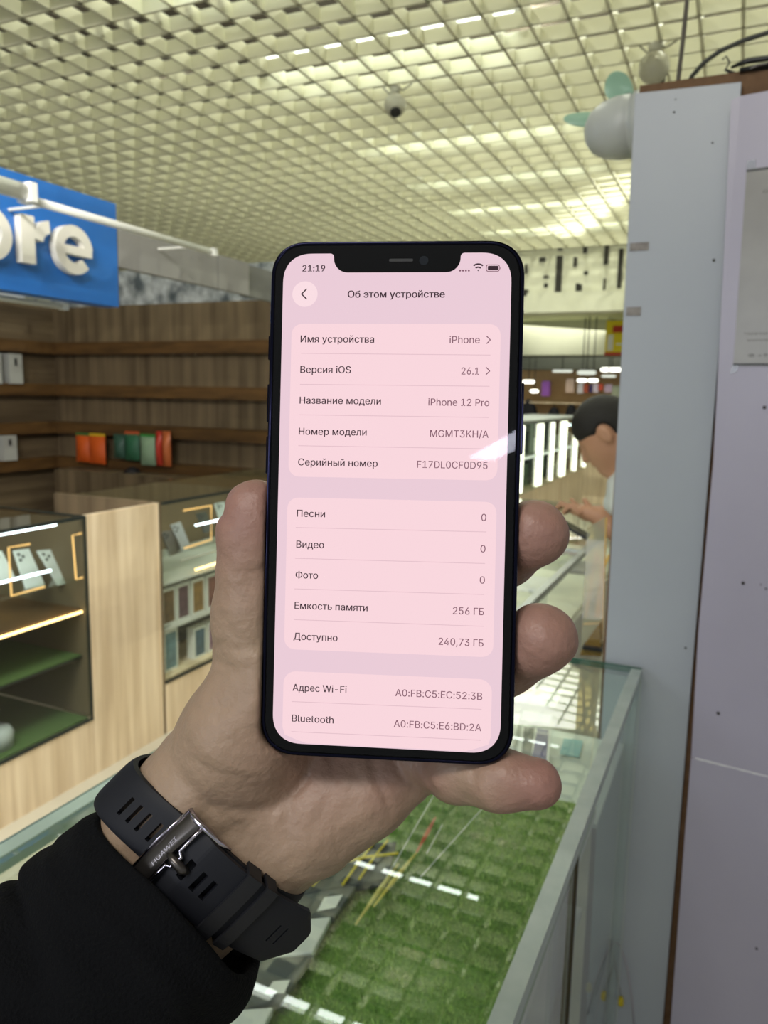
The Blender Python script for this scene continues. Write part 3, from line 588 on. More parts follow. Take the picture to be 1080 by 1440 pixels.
# cables and adaptor above
B = lambda px, py, y=1.40: ony(px, py, y)
M_cab = mat('cable_grey', (84, 78, 70), .5); M_cabk = mat('cable_black', (20, 20, 20), .4)
tag(MB(B(955, 120)).tube([B(972, -60), B(966, 0), B(960, 60), B(953, 118, 1.385), B(951, 132, 1.385)], .0035).build('cable', M_cab, smooth=True), 'thin grey cable hanging straight down behind the white panel top', 'cable')
tag(MB(B(962, 128)).tube([B(1110, 38), B(1080, 46), B(1045, 57), B(1012, 72), B(990, 88), B(974, 106), B(964, 124, 1.385), B(962, 134, 1.385)], .0038).build('cable', mat('cable_dark', (52, 54, 48), .5), smooth=True), 'darker cable curving right above the panel top', 'cable')
ad = thing('cable_coil', tuple(B(1060, 108, 1.36)), 'black coiled power cable lying on top of the board at the right edge', 'cable')
MB(ad.location).tube([B(1016, 84, 1.36), B(1021, 79, 1.36), B(1026, 88, 1.36), B(1020, 98, 1.36), B(1034, 105, 1.36), B(1060, 101, 1.36), B(1120, 92, 1.36)], [.0012, .0012, .0014, .002, .004, .0055, .006]).tube([B(1028, 95, 1.355), B(1050, 86, 1.355), B(1080, 82, 1.355), B(1120, 76, 1.355)], [.002, .0045, .0045, .0045]).tube([B(1040, 99, 1.35), B(1060, 95, 1.35), B(1110, 86, 1.35)], .0038).build('coil', M_cabk, ad, True)
MB(ad.location).tube([B(1055, 96, 1.343), B(1066, 91, 1.343), B(1078, 89, 1.343)], .0016).build('cable_tie', M_chrome, ad)
# cables with yellow clips low behind the counter side
cb = thing('cable_bundle', tuple(B(858, 1440, 1.30)), 'bundle of grey and black cables with two yellow tags hanging low by the counter side', 'cable')
G = lambda px, py: B(px, py, 1.3312)
mg = mat('cable_pale', (150, 146, 150), .5); mkk = mat('cable_ink', (34, 32, 36), .5)
for pts, r, m in (([(832, 1450), (826, 1400), (833, 1350), (842, 1328), (857, 1318), (872, 1330), (882, 1360), (888, 1400), (893, 1450)], .0013, mat('cable_lilac', (168, 162, 172), .5)),
                  ([(857, 1320), (852, 1360), (843, 1405), (834, 1450)], .0022, mg), ([(859, 1320), (856, 1370), (852, 1410), (846, 1460)], .003, mkk), ([(856, 1322), (848, 1365), (838, 1400)], .0015, mkk), ([(858, 1322), (866, 1360), (872, 1395)], .0012, mg), ([(860, 1325), (857, 1380), (850, 1460)], .002, mg)):
    MB(cb.location).tube([G(*p) for p in pts], r).build('cable_strand', m, cb, True)
for px, py in ((828, 1388), (873, 1408)):
    c = Vector(G(px, py)) ; MB(cb.location).lathe(c, [(.003, -.009), (.0055, -.006), (.0055, .003), (.003, .009)], 9).build('yellow_tag', mat('tag_yellow', (196, 176, 30), .5), cb)
# ------------------------------------------------------------------ fan, dome cameras
fy = 1.52; fcx = ony(884, 178, fy); t = thing('fan', tuple(fcx), 'white fan hub with pale green blades jutting out behind the top of the white panel', 'fan')
ra = 38 / FPX * fy * 1.0
MB(t.location).lathe(fcx, [(.002, .078), (ra * .38, .075), (ra * .68, .064), (ra * .90, .044), (ra, .018), (ra, -.004), (ra * .97, -.006), (ra * .97, -.012), (ra * 1.04, -.014), (ra * 1.04, -.03), (ra * .5, -.032)], 36, (-1, .10, -.03)).build('motor_hub', mat('fan_white', (186, 190, 188), .4), t, True)
gm = mat('blade_green', (150, 188, 166), .35, sss=0)
for k, (pts) in enumerate([[(893, 126), (886, 108), (876, 99), (862, 98), (852, 108), (848, 126), (852, 140), (872, 146), (890, 140)], [(850, 158), (830, 156), (805, 158), (790, 163), (792, 172), (806, 178), (832, 180), (856, 176)], [(905, 240), (925, 262), (918, 300), (898, 310), (886, 280), (884, 240)]]):
    yy = fy + .03; mb = MB(t.location); pp = [Vector(ony(p[0], p[1], yy + .012 * math.sin(i * .9 + k))) for i, p in enumerate(pts)]
    c = sum(pp, Vector()) / len(pp) + Vector((0, -.006, 0)); n = len(pp)
    mb.add(pp + [p + Vector((.0, .002, 0)) for p in pp] + [c, c + Vector((0, .002, 0))], [(i, (i + 1) % n, 2 * n) for i in range(n)] + [(n + (i + 1) % n, n + i, 2 * n + 1) for i in range(n)] + [(i, n + i, n + (i + 1) % n, (i + 1) % n) for i in range(n)])
    o = mb.build('blade', gm, t, True); md = o.modifiers.new('s', 'SUBSURF'); md.levels = 2; md.render_levels = 2
MB(t.location).tube([Vector(fcx) + Vector((.03, 0, 0)), Vector(fcx) + Vector((.075, 0, 0)), (fcx[0] + .075, YPN + .035, fcx[2] - .02)], .009).build('bracket', M_plas, t)
def dome(px, py, rad, label, look, m):
    c = onz(px, py, CZ); d = np.linalg.norm(c - EYE); t = thing('dome_camera', (c[0], c[1], CZ), label, 'camera')
    MB(t.location).lathe((c[0], c[1], CZ), [(rad * .5, 0), (rad * .5, -.01), (rad * .4, -.022), (rad * .35, -.035)], 20).build('mount', m, t, True)
    cc = Vector((c[0], c[1], CZ - .035 - rad * .9)); 
    MB(t.location).lathe(cc, [(rad * math.sin(a) + .0005, -rad * math.cos(a)) for a in np.linspace(0, math.pi, 15)], 24).build('camera_ball', m, t, True)
    lk = Vector(look).normalized(); MB(t.location).lathe(cc + lk * rad * .8, [(rad * .5, 0), (rad * .5, rad * .28), (rad * .3, rad * .32)], 18, lk).build('lens', M_black, t, True)
    MB(t.location).tube([(c[0], c[1], CZ), (c[0] - .03, c[1], CZ - .03), (c[0] - .06, c[1], CZ), (c[0] - .07, c[1], CZ + .06)], .004).tube([(c[0], c[1], CZ), (c[0] + .04, c[1], CZ - .02), (c[0] + .08, c[1], CZ), (c[0] + .1, c[1], CZ + .05)], .004).build('cable', mat('cam_cable', (120, 118, 108), .5), t)
M_camw = mat('camera_cream', (176, 174, 156), .5)
dome(556, 122, .052, 'round dome camera hanging under the ceiling above the phone, dark lens tilted down', (.35, -.6, -1), M_camw)
dome(922, 62, .062, 'cream camera bulb under the lattice, behind the fan and white panel top', (.2, .8, -.5), M_camw)
# ------------------------------------------------------------------ left booth
XC, XW, YB = -2.12, -4.9, 4.5
bwall = struct(MB((XW + 1.3, YB, 0)).box((XW, YB, 0), (-2.2, YB + .06, 2.07)).build('wall_back', M_woodd)); lwall = struct(MB((XW, 2.2, 0)).box((XW - .06, -.5, 0), (XW, YB + .06, 2.07)).build('wall_left', M_woodl))
for i, z in enumerate((1.80, 1.487, 1.20, .93)):
    tag(bx('wall_shelf', (XW + .10, YB - .10, z - .085), (-2.3, YB, z), M_woodh), ['topmost', 'second', 'third', 'lowest'][i] + ' wooden ledge on the booth wall facing the camera', 'shelf', 'ledges on the slat walls')
    tag(bx('wall_shelf', (XW, -.3, z - .085), (XW + .10, YB, z), M_woodh), ['topmost', 'second', 'third', 'lowest'][i] + ' wooden ledge on the booth side wall at the left frame edge', 'shelf', 'ledges on the slat walls')
foil = MB((-3.5, YB + .1, 2.07)).box((XW - .1, YB + .08, 2.075), (-2.2, YB + .1, 2.33)).build('foil_sheet', mat('foil', (232, 238, 244), .35, metal=.1, noise=(9, .35, (96, 106, 114)), bump=(14, 1.0)))
tag(foil, 'crinkled silver foil sheet above the back wall of the booth', 'foil')
M_fas = mat('fascia_grey', (140, 138, 136), .6)
fs = thing('fascia', (XC - .02, 3.3, 1.9), 'grey fascia strip running back from the blue sign', 'fascia')
bx('fascia_board', (XC - .03, 2.262, 1.90), (XC, 2.86, 2.045), M_fas, fs); bx('fascia_board', (XC - .03, 2.866, 1.90), (XC, 3.10, 2.045), M_fas, fs); bx('fascia_board', (XC - .06, 3.106, 1.90), (XC - .03, 4.3, 2.045), mat('fascia_dark', (112, 112, 110), .6), fs)
bx('end_cap', (XC - .1, 2.2585, 1.76), (XC, 2.2615, 2.02), mat('cap_dark', (92, 90, 86), .5), fs)
sgn = thing('shop_sign', (XC - .04, 1.7, 1.755), 'blue shop sign with raised white letters ore at the left edge', 'sign')
M_blue = mat('sign_blue', (34, 104, 184), .35)
bx('sign_board', (XC - .08, .75, 1.755), (XC, 2.257, 2.12), M_blue, sgn)
M_let = mat('letter_white', (222, 218, 208), .4)
def yz(name, poly): MB(sgn.location).prism([(XC + .001, y, z) for y, z in poly], (.028, 0, 0)).build(name, M_let, sgn)
def arc(cy, cz, ry, rz, a0, a1, n=28): return [(cy + ry * math.cos(math.radians(a0 + (a1 - a0) * i / n)), cz + rz * math.sin(math.radians(a0 + (a1 - a0) * i / n))) for i in range(n + 1)]
def ring(mb, cy, cz, ry, rz, t, a0, a1, n=32):
    o = arc(cy, cz, ry, rz, a0, a1, n); i_ = arc(cy, cz, ry - t, rz - t, a0, a1, n)
    for k in range(n): mb.prism([(XC + .001, *o[k]), (XC + .001, *o[k + 1]), (XC + .001, *i_[k + 1]), (XC + .001, *i_[k])], (.028, 0, 0))
m = MB(sgn.location); ring(m, 1.693, 1.913, .085, .082, .036, 0, 360); m.build('letter', M_let, sgn)
m = MB(sgn.location); m.box((XC + .001, 1.812, 1.845), (XC + .029, 1.864, 1.992)); ring(m, 1.93, 1.912, .075, .079, .040, 95, 168, 14); m.build('letter', M_let, sgn)
m = MB(sgn.location); ring(m, 2.027, 1.918, .082, .080, .037, 8, 318, 40); m.box((XC + .001, 1.955, 1.902), (XC + .029, 2.105, 1.930)); m.build('letter', M_let, sgn)
def rod(name, x, y0, y1, z, r, label, grp=None):
    t = thing(name, (x, (y0 + y1) / 2, z), label, 'lamp', grp); MB(t.location).tube([(x, y0, z), (x, y1, z)], r, 10).build('lamp_tube', M_plas, t, True)
    for y in (y0, y1): MB(t.location).box((x - r * 1.2, y - .012, z - r * 1.1), (x + r * 1.2, y + .012, z + r * 1.1)).build('end_cap', M_paper, t)
    for y in (y0 + .08, y1 - .12): MB(t.location).tube([(x, y, z), (XC + .001 if x > -2.1 else x, y, z if x > -2.1 else 1.757)], .005).build('bracket', M_plas, t)
rod('tube_lamp', -1.95, 1.715, 2.60, 2.0, .0125, 'unlit white tube lamp hanging across the blue sign, right one of two')
rod('tube_lamp', -1.93, .75, 1.70, 2.012, .024, 'thicker unlit white tube lamp at the left frame edge before the blue sign')
rod('tube_lamp', -2.23, .9, 2.10, 1.742, .010, 'unlit tube lamp just under the bottom of the blue sign')
# glass cases
def case(y0, y1, label):
    t = thing('display_case', (XC - .27, (y0 + y1) / 2, 0), label, 'display case')
    bx('base', (XC - .54, y0, 0), (XC, y1, .228), M_wood, t)
    bx('front_pane', (XC - .005, y0, .23), (XC, y1, .99), M_glassd, t); bx('top_pane', (XC - .54, y0, .991), (XC, y1, .998), M_glassd, t)
    bx('back_board', (XC - .56, y0, .0), (XC - .542, y1, .985), mat('case_back', (120, 102, 76), .6), t)
    MB(t.location).box((XC - .002, y0, .988), (XC + .003, y1, 1.001)).box((XC - .002, y1 - .008, .228), (XC + .003, y1, .99)).box((XC - .004, y0, .222), (XC + .004, y1, .232)).box((XC - .54, y1 - .004, .99), (XC, y1, 1.0)).build('frame', M_edged, t)
    return t
k1 = case(.5, 2.055, 'glass display case with dark interior at the left frame edge')
bx('led_shelf', (XC - .50, .5, .64), (XC - .03, 2.05, .652), M_woodh, k1); bx('glass_shelf', (XC - .40, .5, .757), (XC - .03, 2.05, .763), M_glassd, k1)
bx('turf_shelf', (XC - .52, .5, .462), (XC - .03, 2.05, .47), M_black, k1); bx('turf_lining', (XC - .51, .51, .471), (XC - .032, 2.04, .476), M_turfd, k1); bx('turf_lining', (XC - .53, .51, .23), (XC - .01, 2.04, .236), M_turfd, k1)
bx('side_board', (XC - .54, 2.045, .24), (XC - .006, 2.054, .985), mat('case_side', (96, 84, 64), .6), k1)
k2 = case(2.462, 4.2, 'glass display case with boxed handsets between the wood pillar and the thumb')
bx('end_board', (XC - .58, 2.443, 0), (XC - .001, 2.461, 1.0), M_woodd, k2)
for z in (.64, .44): bx('box_shelf', (XC - .50, 2.47, z), (XC - .02, 4.19, z + .008), M_plas, k2)
bx('dark_back', (XC - .30, 2.47, .235), (XC - .28, 4.19, .63), mat('case_dark', (84, 84, 80), .6), k2); bx('wood_step', (XC - .12, 2.47, .232), (XC - .01, 4.19, .24), M_wood, k2)
bx('glass_shelf', (XC - .40, 2.47, .757), (XC - .03, 4.19, .763), M_glassd, k2)
pl = thing('wood_pillar', (XC - .01, 2.25, 0), 'upright light wood board between the two glass cases at left', 'panel'); bx('board', (XC - .018, 2.057, 0), (XC, 2.441, 1.0), M_wood, pl); bx('edge_band', (XC - .001, 2.437, 0), (XC + .001, 2.4425, 1.0), M_wood, pl)
def strip(par, y0, z0, y1, z1, m, r, name='led_strip', x=XC - .02): MB(par.location).tube([(x, y0, z0), (x, y1, z1)], r, 8).build(name, m, par)
strip(k1, .5, .982, 1.94, .982, M_cool, .0045); strip(k1, .5, .815, 1.935, .815, M_cool, .004, x=XC - .05); strip(k1, .5, .642, 2.04, .642, M_warm, .005)
strip(k2, 2.73, .862, 4.1, .862, M_cool, .004, x=XC - .04); strip(k2, 2.60, .728, 4.1, .728, mat('rail_grey', (190, 188, 180), .5), .005, 'grey_rail'); strip(k2, 2.70, .668, 4.1, .668, M_warm, .005)
def bracket(par, pts, name='led_outline'):
    MB(par.location).tube([onx(px, py, XC - .012) for px, py in pts], .0032, 6).build(name, M_amber, par)
bracket(k1, [(42, 765), (12, 770), (16, 838), (63, 825)]); bracket(k1, [(115, 750), (102, 753), (107, 815), (116, 812)]); bracket(k2, [(258, 718), (297, 711), (297, 759), (259, 771)])
# handsets standing in the cases
def handset(px4, xb, xt, label, m, par=None):
    (a, b, c, d) = px4; P = [onx(*d, xb), onx(*c, xb), onx(*b, xt), onx(*a, xt)]
    t = thing('smartphone', tuple((np.array(P[0]) + P[1]) / 2), label, 'phone', 'handsets standing in the left glass cases')
    quad('phone_body', P, -.008, m, t, bevel=.002)
    P = [np.array(p) for p in P]; n = np.cross(P[1] - P[0], P[3] - P[0]); n /= np.linalg.norm(n); uu = P[2] - P[3]; vv = P[0] - P[3]
    for (u, v) in ((.22, .12), (.22, .27), (.45, .19)):
        MB(t.location).lathe(P[3] + uu * u + vv * v + n * .0001, [(.006, 0), (.006, .0015), (.003, .002)], 12, n).build('camera_lens', M_black, t)
    return t
M_ph = mat('phone_silver', (196, 204, 202), .3)
handset([(19, 774), (41, 771), (64, 823), (37, 828)], XC - .10, XC - .17, 'white handset standing in the left case, inside the amber outline', M_ph)
handset([(52, 774), (76, 772), (103, 818), (82, 823)], XC - .10, XC - .17, 'white handset standing in the left case, between the two amber outlines', M_ph)
handset([(-14, 776), (3, 774), (22, 812), (2, 818)], XC - .13, XC - .18, 'white handset cut by the left frame edge in the glass case', M_ph)
handset([(240, 738), (254, 733), (268, 768), (258, 776)], XC - .10, XC - .16, 'silver handset standing behind the amber outline in the second case', mat('phone_grey', (150, 152, 156), .3))
handset([(226, 748), (242, 745), (258, 776), (240, 782)], XC - .12, XC - .16, 'dark grey handset next to the wood pillar in the second case', mat('phone_dark', (110, 104, 98), .4))
handset([(276, 722), (290, 719), (300, 745), (288, 750)], XC - .20, XC - .24, 'small dark handset inside the amber outline of the second case', mat('phone_dark2', (70, 74, 70), .4))
handset([(302, 708), (316, 705), (322, 730), (310, 735)], XC - .20, XC - .24, 'grey handset beside the thumb in the second case', M_ph)
pic = [(96, 74, 50), (84, 60, 70), (120, 92, 52), (110, 70, 66), (60, 80, 96), (86, 110, 120), (120, 90, 110)]
def hbox(px0, px1, z0, z1, i, label, depth=.04):
    x = XC - .05; y0 = onx(px0, 850, x)[1]; y1 = onx(px1, 850, x)[1]; t = thing('phone_box', (x, (y0 + y1) / 2, z0), label, 'box', 'handset boxes in the second case')
    bx('box_body', (x - depth, y0, z0), (x, y1, z1), M_paper, t); w_ = (y1 - y0)
    bx('phone_picture', (x - .001, y0 + w_ * .12, z0 + .012), (x + .0008, y1 - w_ * .12, z1 - .012), mat('pic%d' % i, pic[i], .4, noise=(30, .5, tuple(min(255, int(c * 1.5)) for c in pic[i]))), t)
for i, (a, b) in enumerate(((228, 247), (249, 267), (270, 288), (291, 309), (312, 330))):
    hbox(a, b, .449, .612, [0, 1, 2, 3, 0][i], 'white handset box on the upper row, ' + ['next to the wood pillar', 'second from the pillar', 'third from the pillar, golden picture', 'by the thumb edge, pink picture', 'hidden behind the thumb'][i])
hbox(229, 249, .2405, .425, 5, 'tall white handset box with colourful picture on the lower row'); hbox(272, 289, .2405, .385, 4, 'handset box with blue picture on the lower row'); hbox(292, 306, .2405, .385, 6, 'handset box on the lower row right beside the thumb')
tag(MB(onx(0, 1050, XC - .05)).lathe(onx(-4, 1050, XC - .09) * np.array([1, 1, 0]) + np.array([0, 0, .2365]), [(.05, 0), (.055, .05), (.045, .07), (.01, .075)], 18).build('bowl', mat('bowl_grey', (170, 176, 178), .5), smooth=True), 'rounded grey item on the turf at the bottom left case corner', 'bowl')
# goods on the slat walls
def wbox(px0, px1, py0, py1, label):
    x = XW + .12; a = onx(px0, py0, x); b = onx(px1, py1, x); t = thing('small_box', (x, a[1], b[2]), label, 'box', 'white boxes on the side wall')
    bx('box_body', (XW + .04, a[1], b[2]), (x, b[1], a[2]), mat('box_pale', (190, 192, 190), .5), t)
    c = (a[1] + b[1]) / 2; h = a[2] - b[2]; bx('picture', (x, c - .012, a[2] - h * .4), (x + .001, c + .012, a[2] - h * .15), M_black, t)
wbox(12, 33, 497, 540, 'white box hung on the side wall, second ledge from top'); wbox(-12, 4, 496, 540, 'white box cut by the left frame edge, upper ledge'); wbox(4, 25, 613, 647, 'white box hung on the side wall, lower ledge')
def pack(px0, px1, py0, py1, col, label, stripe=None):
    y = YB - .16; a = ony(px0, py0, y); b = ony(px1, py1, y); cx = (a[0] + b[0]) / 2; cz = b[2]; W = (b[0] - a[0]) / 2; H = a[2] - b[2]
    t = thing('blister_pack', (cx, y, cz), label, 'packet', 'colourful packets hung on the back wall')
    vs = []; n = 7
    for s in (-1, 1):
        for i in range(n):
            for j in range(n):
                u, v = i / (n - 1), j / (n - 1); bul = (1 - (2 * u - 1) ** 2) * (1 - (2 * v - 1) ** 2) ** .5 * .03
                vs.append((cx + (2 * u - 1) * W, y + s * (.004 + bul), cz + v * H))
    fs = []
    for s in (0, 1):
        for i in range(n - 1):
            for j in range(n - 1):
                q = [s * n * n + i * n + j, s * n * n + (i + 1) * n + j, s * n * n + (i + 1) * n + j + 1, s * n * n + i * n + j + 1]; fs.append(tuple(q if s == 0 else q[::-1]))
    MB(t.location).add(vs, fs).build('packet_body', mat('pack%d_%d' % (px0, px1), col, .4), t, True)
    MB(t.location).box((cx - W, y - .003, cz + H), (cx + W, y + .003, cz + H + .02)).build('header_card', mat('hdr%d' % px0, stripe or col, .5), t)
    MB(t.location).tube([(cx, y + .005, cz + H + .012), (cx, YB, cz + H + .02)], .003).build('hook', M_chrome, t)
pack(107, 127, 612, 650, (214, 92, 30), 'orange packet with green tab hanging at the corner of the back wall', (70, 120, 60)); pack(126, 149, 613, 653, (222, 96, 34), 'larger orange packet, right of the other orange one', (216, 180, 40))
pack(160, 176, 614, 645, (52, 88, 74), 'dark teal packet hanging left of the green ones'); pack(176, 197, 610, 648, (50, 106, 78), 'wide green packet hanging on the back wall', (200, 90, 50)); pack(198, 219, 614, 655, (150, 180, 150), 'pale packet with green edges hanging on the back wall', (60, 150, 70)); pack(220, 229, 610, 655, (200, 60, 44), 'narrow red packet near the right end of the packets'); pack(229, 241, 610, 656, (206, 110, 60), 'rightmost orange packet of the back wall')
for i, (px, py, r, c, l) in enumerate([(106, 672, .045, (60, 110, 40), 'small green ball-shaped item on the case behind'), (124, 670, .05, (70, 130, 50), 'larger green ball-shaped item under the orange packets'), (112, 665, .035, (24, 22, 26), 'small black item among the green ones'), (155, 672, .045, (50, 90, 50), 'dark green item below the teal packet'), (186, 668, .06, (30, 28, 40), 'dark rounded item below the green packet')]):
    c_ = ony(px, py, YB - .2); t = MB(c_).lathe(c_, [(r * math.sin(a) * (1 + .1 * math.sin(4 * a)) + .001, -r * math.cos(a)) for a in np.linspace(0, math.pi, 12)], 16).build('toy', mat('toy%d' % i, c, .6, noise=(40, .5, tuple(int(v * .6) for v in c))), smooth=True); tag(t, l, 'toy')
tag(bx('counter_ledge', (XW + .3, YB - .32, .0), (-2.75, YB - .11, .862), M_woodd), 'low wooden cabinet against the booth back wall carrying the green items', 'cabinet')
for i, px in enumerate((237, 254, 270, 285, 188, 225, 243)):
    py = 500 if i < 4 else 562; p = ony(px, py, YB - .005); tag(MB(p).tube([p, Vector(p) + Vector((0, -.07, 0)), Vector(p) + Vector((0, -.085, .02))], .0035, 6).build('wall_hook', M_chrome), 'small metal hook on the back wall, ' + ('upper row' if i < 4 else 'lower row') + ', %s' % ['first from left', 'second from left', 'third from left', 'last', 'first from left', 'second from left', 'last'][i], 'hook', 'hooks on the slat wall')
# ------------------------------------------------------------------ the phone
RP = np.array([[.9958266, .0238319, -.0880992], [-.0239007, .9997143, .00027378], [.0880805, .00183300, .9961117]])
TP = np.array([.00185903, .00316709, -.21743056])
phone = thing('smartphone', (0, 0, 0), 'black-edged smartphone showing a pink settings screen, held in the hand', 'phone')
phone.matrix_world = Matrix.Translation(Vector(cw(TP).tolist())) @ Matrix((RW @ RP).tolist()).to_4x4()
def U_(px, py, dz=0.):                            # photo point -> millimetre position on the screen plane
    r = cv(px, py, 1.0); n = RP[:, 2]; t = ((TP + n * dz) @ n) / (r @ n); q = RP.T @ (r * t - TP); return q[0], q[1]
def rrect(w_, h_, r, n=14, e=2.35):
    out = []
    for sx, sy, a0 in ((1, 1, 0), (-1, 1, 90), (-1, -1, 180), (1, -1, 270)):
        for k in range(n + 1):
            a = math.radians(a0 + 90 * k / n); c, s = math.cos(a), math.sin(a)
            out.append((sx * (w_ / 2 - r) + r * math.copysign(abs(c) ** (2 / e), c), sy * (h_ / 2 - r) + r * math.copysign(abs(s) ** (2 / e), s)))
    return out
def loft(rings, name, m, parent, smooth=True, caps=True):
    n = len(rings[0]); vs = [v for r in rings for v in r]
    fs = [(i * n + k, i * n + (k + 1) % n, (i + 1) * n + (k + 1) % n, (i + 1) * n + k) for i in range(len(rings) - 1) for k in range(n)]
    if caps: fs += [tuple(range(n))[::-1], tuple((len(rings) - 1) * n + k for k in range(n))]
    me = bpy.data.meshes.new(name); me.from_pydata(vs, [], fs); bm = bmesh.new(); bm.from_mesh(me); bmesh.ops.recalc_face_normals(bm, faces=bm.faces); bm.to_mesh(me); bm.free()
    o = link(name, me, m, parent, smooth)
    return o
def rr3(w_, h_, r, z): return [(x, y, z) for x, y in rrect(w_, h_, r)]
PW, PH = .0719, .1471
# steel band: flat side with small rounded shoulders, front glass slab set inside it
band = mat('navy_steel', (30, 30, 48), .13, metal=1.0)
loft([rr3(PW - .0016, PH - .0016, .0100, -.0071), rr3(PW - .0005, PH - .0005, .0105, -.0069), rr3(PW, PH, .0108, -.0063), rr3(PW, PH, .0108, -.0007), rr3(PW - .0004, PH - .0004, .0106, -.0003), rr3(PW - .0014, PH - .0014, .0101, -.0001), rr3(PW - .0022, PH - .0022, .0098, -.0004)], 'side_band', band, phone)
loft([rr3(PW - .0022, PH - .0022, .0097, -.0005), rr3(PW - .0022, PH - .0022, .0097, .00000), rr3(PW - .0026, PH - .0026, .0096, .00012)], 'front_bezel', mat('bezel_black', (4, 4, 6), .3, spec=.05), phone, smooth=False)
loft([rr3(PW - .004, PH - .004, .0092, -.0076), rr3(PW - .0014, PH - .0014, .0100, -.0070)], 'back_glass', mat('back_navy', (30, 40, 62), .3), phone, smooth=False)
for (x, y0, y1) in ((-PW / 2 - .0004, .040, .047), (-PW / 2 - .0004, .022, .033), (-PW / 2 - .0004, .007, .018), (PW / 2 + .0004, .014, .034)):
    bx('side_button', (x - .0004, y0, -.0045), (x + .0004, y1, -.0020), band, phone, bevel=.0003, base=(0, 0, 0))
for y in (.053, -.053):
    for s in (-1, 1): bx('antenna_line', (s * PW / 2 - .00015, y, -.0064), (s * PW / 2 + .00006, y + .0009, -.0006), mat('antenna_grey', (50, 50, 62), .5), phone, base=(0, 0, 0))
MB((0, 0, 0)).box((.004, .044, -.0095), (.031, .071, -.0077)).build('camera_plate', M_black, phone, bevel=.002)
# screen with notch
SW, SH = .0646, .1398
sc_m = emis('screen_pink', (237, 206, 218), .97)
def flat(poly, name, m, z, parent=phone, th=.00004):
    b = MB((0, 0, 0)); b.v = [(x, y, z) for x, y in poly]; b.f = [tuple(range(len(poly)))]
    me = bpy.data.meshes.new(name); me.from_pydata(b.v, [], b.f); bm = bmesh.new(); bm.from_mesh(me); bmesh.ops.triangulate(bm, faces=bm.faces)
    for f in bm.faces:
        if f.normal.z < 0: f.normal_flip()
    bm.to_mesh(me); bm.free()
    return link(name, me, m, parent)
out = rrect(SW, SH, .0085)
nl, nr = U_(470, 357)[0], U_(648, 356)[0]; nb_ = U_(560, 383.3)[1]; top = SH / 2
nt = []
def qarc(cx, cy, r, a0, a1, n=10): return [(cx + r * math.cos(math.radians(a0 + (a1 - a0) * k / n)), cy + r * math.sin(math.radians(a0 + (a1 - a0) * k / n))) for k in range(n + 1)]
# outline order: right-top quadrant goes 0..90 so insert the notch between quadrant 1 and 2 (walking right -> left along the top)
hN = top - nb_; rb = .0040; rt = .0011
nt += qarc(nr + rt, top - rt, rt, 90, 180) + qarc(nr - rb, nb_ + rb, rb, 0, -90) + qarc(nl + rb, nb_ + rb, rb, -90, -180) + qarc(nl - rt, top - rt, rt, 0, 90)
outl = out[:15] + nt + out[15:]
flat(outl, 'display', sc_m, .00014)
card_m = emis('card_pink', (252, 217, 224), .97)
def card(tl, tr, bl, br, rad):
    x0 = (U_(*tl)[0] + U_(*bl)[0]) / 2; x1 = (U_(*tr)[0] + U_(*br)[0]) / 2; y1 = (U_(*tl)[1] + U_(*tr)[1]) / 2; y0 = (U_(*bl)[1] + U_(*br)[1]) / 2
    flat([(x + (x0 + x1) / 2, y + (y0 + y1) / 2) for x, y in rrect(x1 - x0, y1 - y0, rad)], 'list_card', card_m, .00017)
    return x0, x1
card((410, 454.8), (703.5, 456.5), (405.9, 671.5), (700, 674.5), .0036)
card((404.5, 700.6), (698.5, 704.8), (399.6, 913.4), (693.5, 923.5), .0036)
x0 = U_(398.3, 980)[0]; x1 = U_(691.5, 980)[0]; y1 = (U_(398, 944)[1] + U_(691, 954.6)[1]) / 2
flat([(x1, -SH / 2 + .0007 + .004), (x1 - .0006, -SH / 2 + .0025), (x1 - .004, -SH / 2 + .0012), (x1 - .007, -SH / 2 + .0003), (x0 + .007, -SH / 2 + .0003), (x0 + .004, -SH / 2 + .0012), (x0 + .0006, -SH / 2 + .0025), (x0, -SH / 2 + .0047)] + qarc(x0 + .0036, y1 - .0036, .0036, 180, 90) + qarc(x1 - .0036, y1 - .0036, .0036, 90, 0), 'list_card', card_m, .00017)
tx = emis('text_dark', (48, 20, 36), 1.0); tx2 = emis('text_grey', (126, 84, 100), 1.0); sep = emis('separator', (224, 188, 198), 1.0)
def T(s, xa, xb, yb, size, m, wgt=0.):
    ym = yb; xa_, ya_ = U_(xa, ym); xb_, yb_ = U_(xb, ym); return text_mesh('screen_text', s, m, phone, xa_, xb_, (ya_ + yb_) / 2, size, .0002, 0, wgt)
FS = .0039 if FONT else .0028
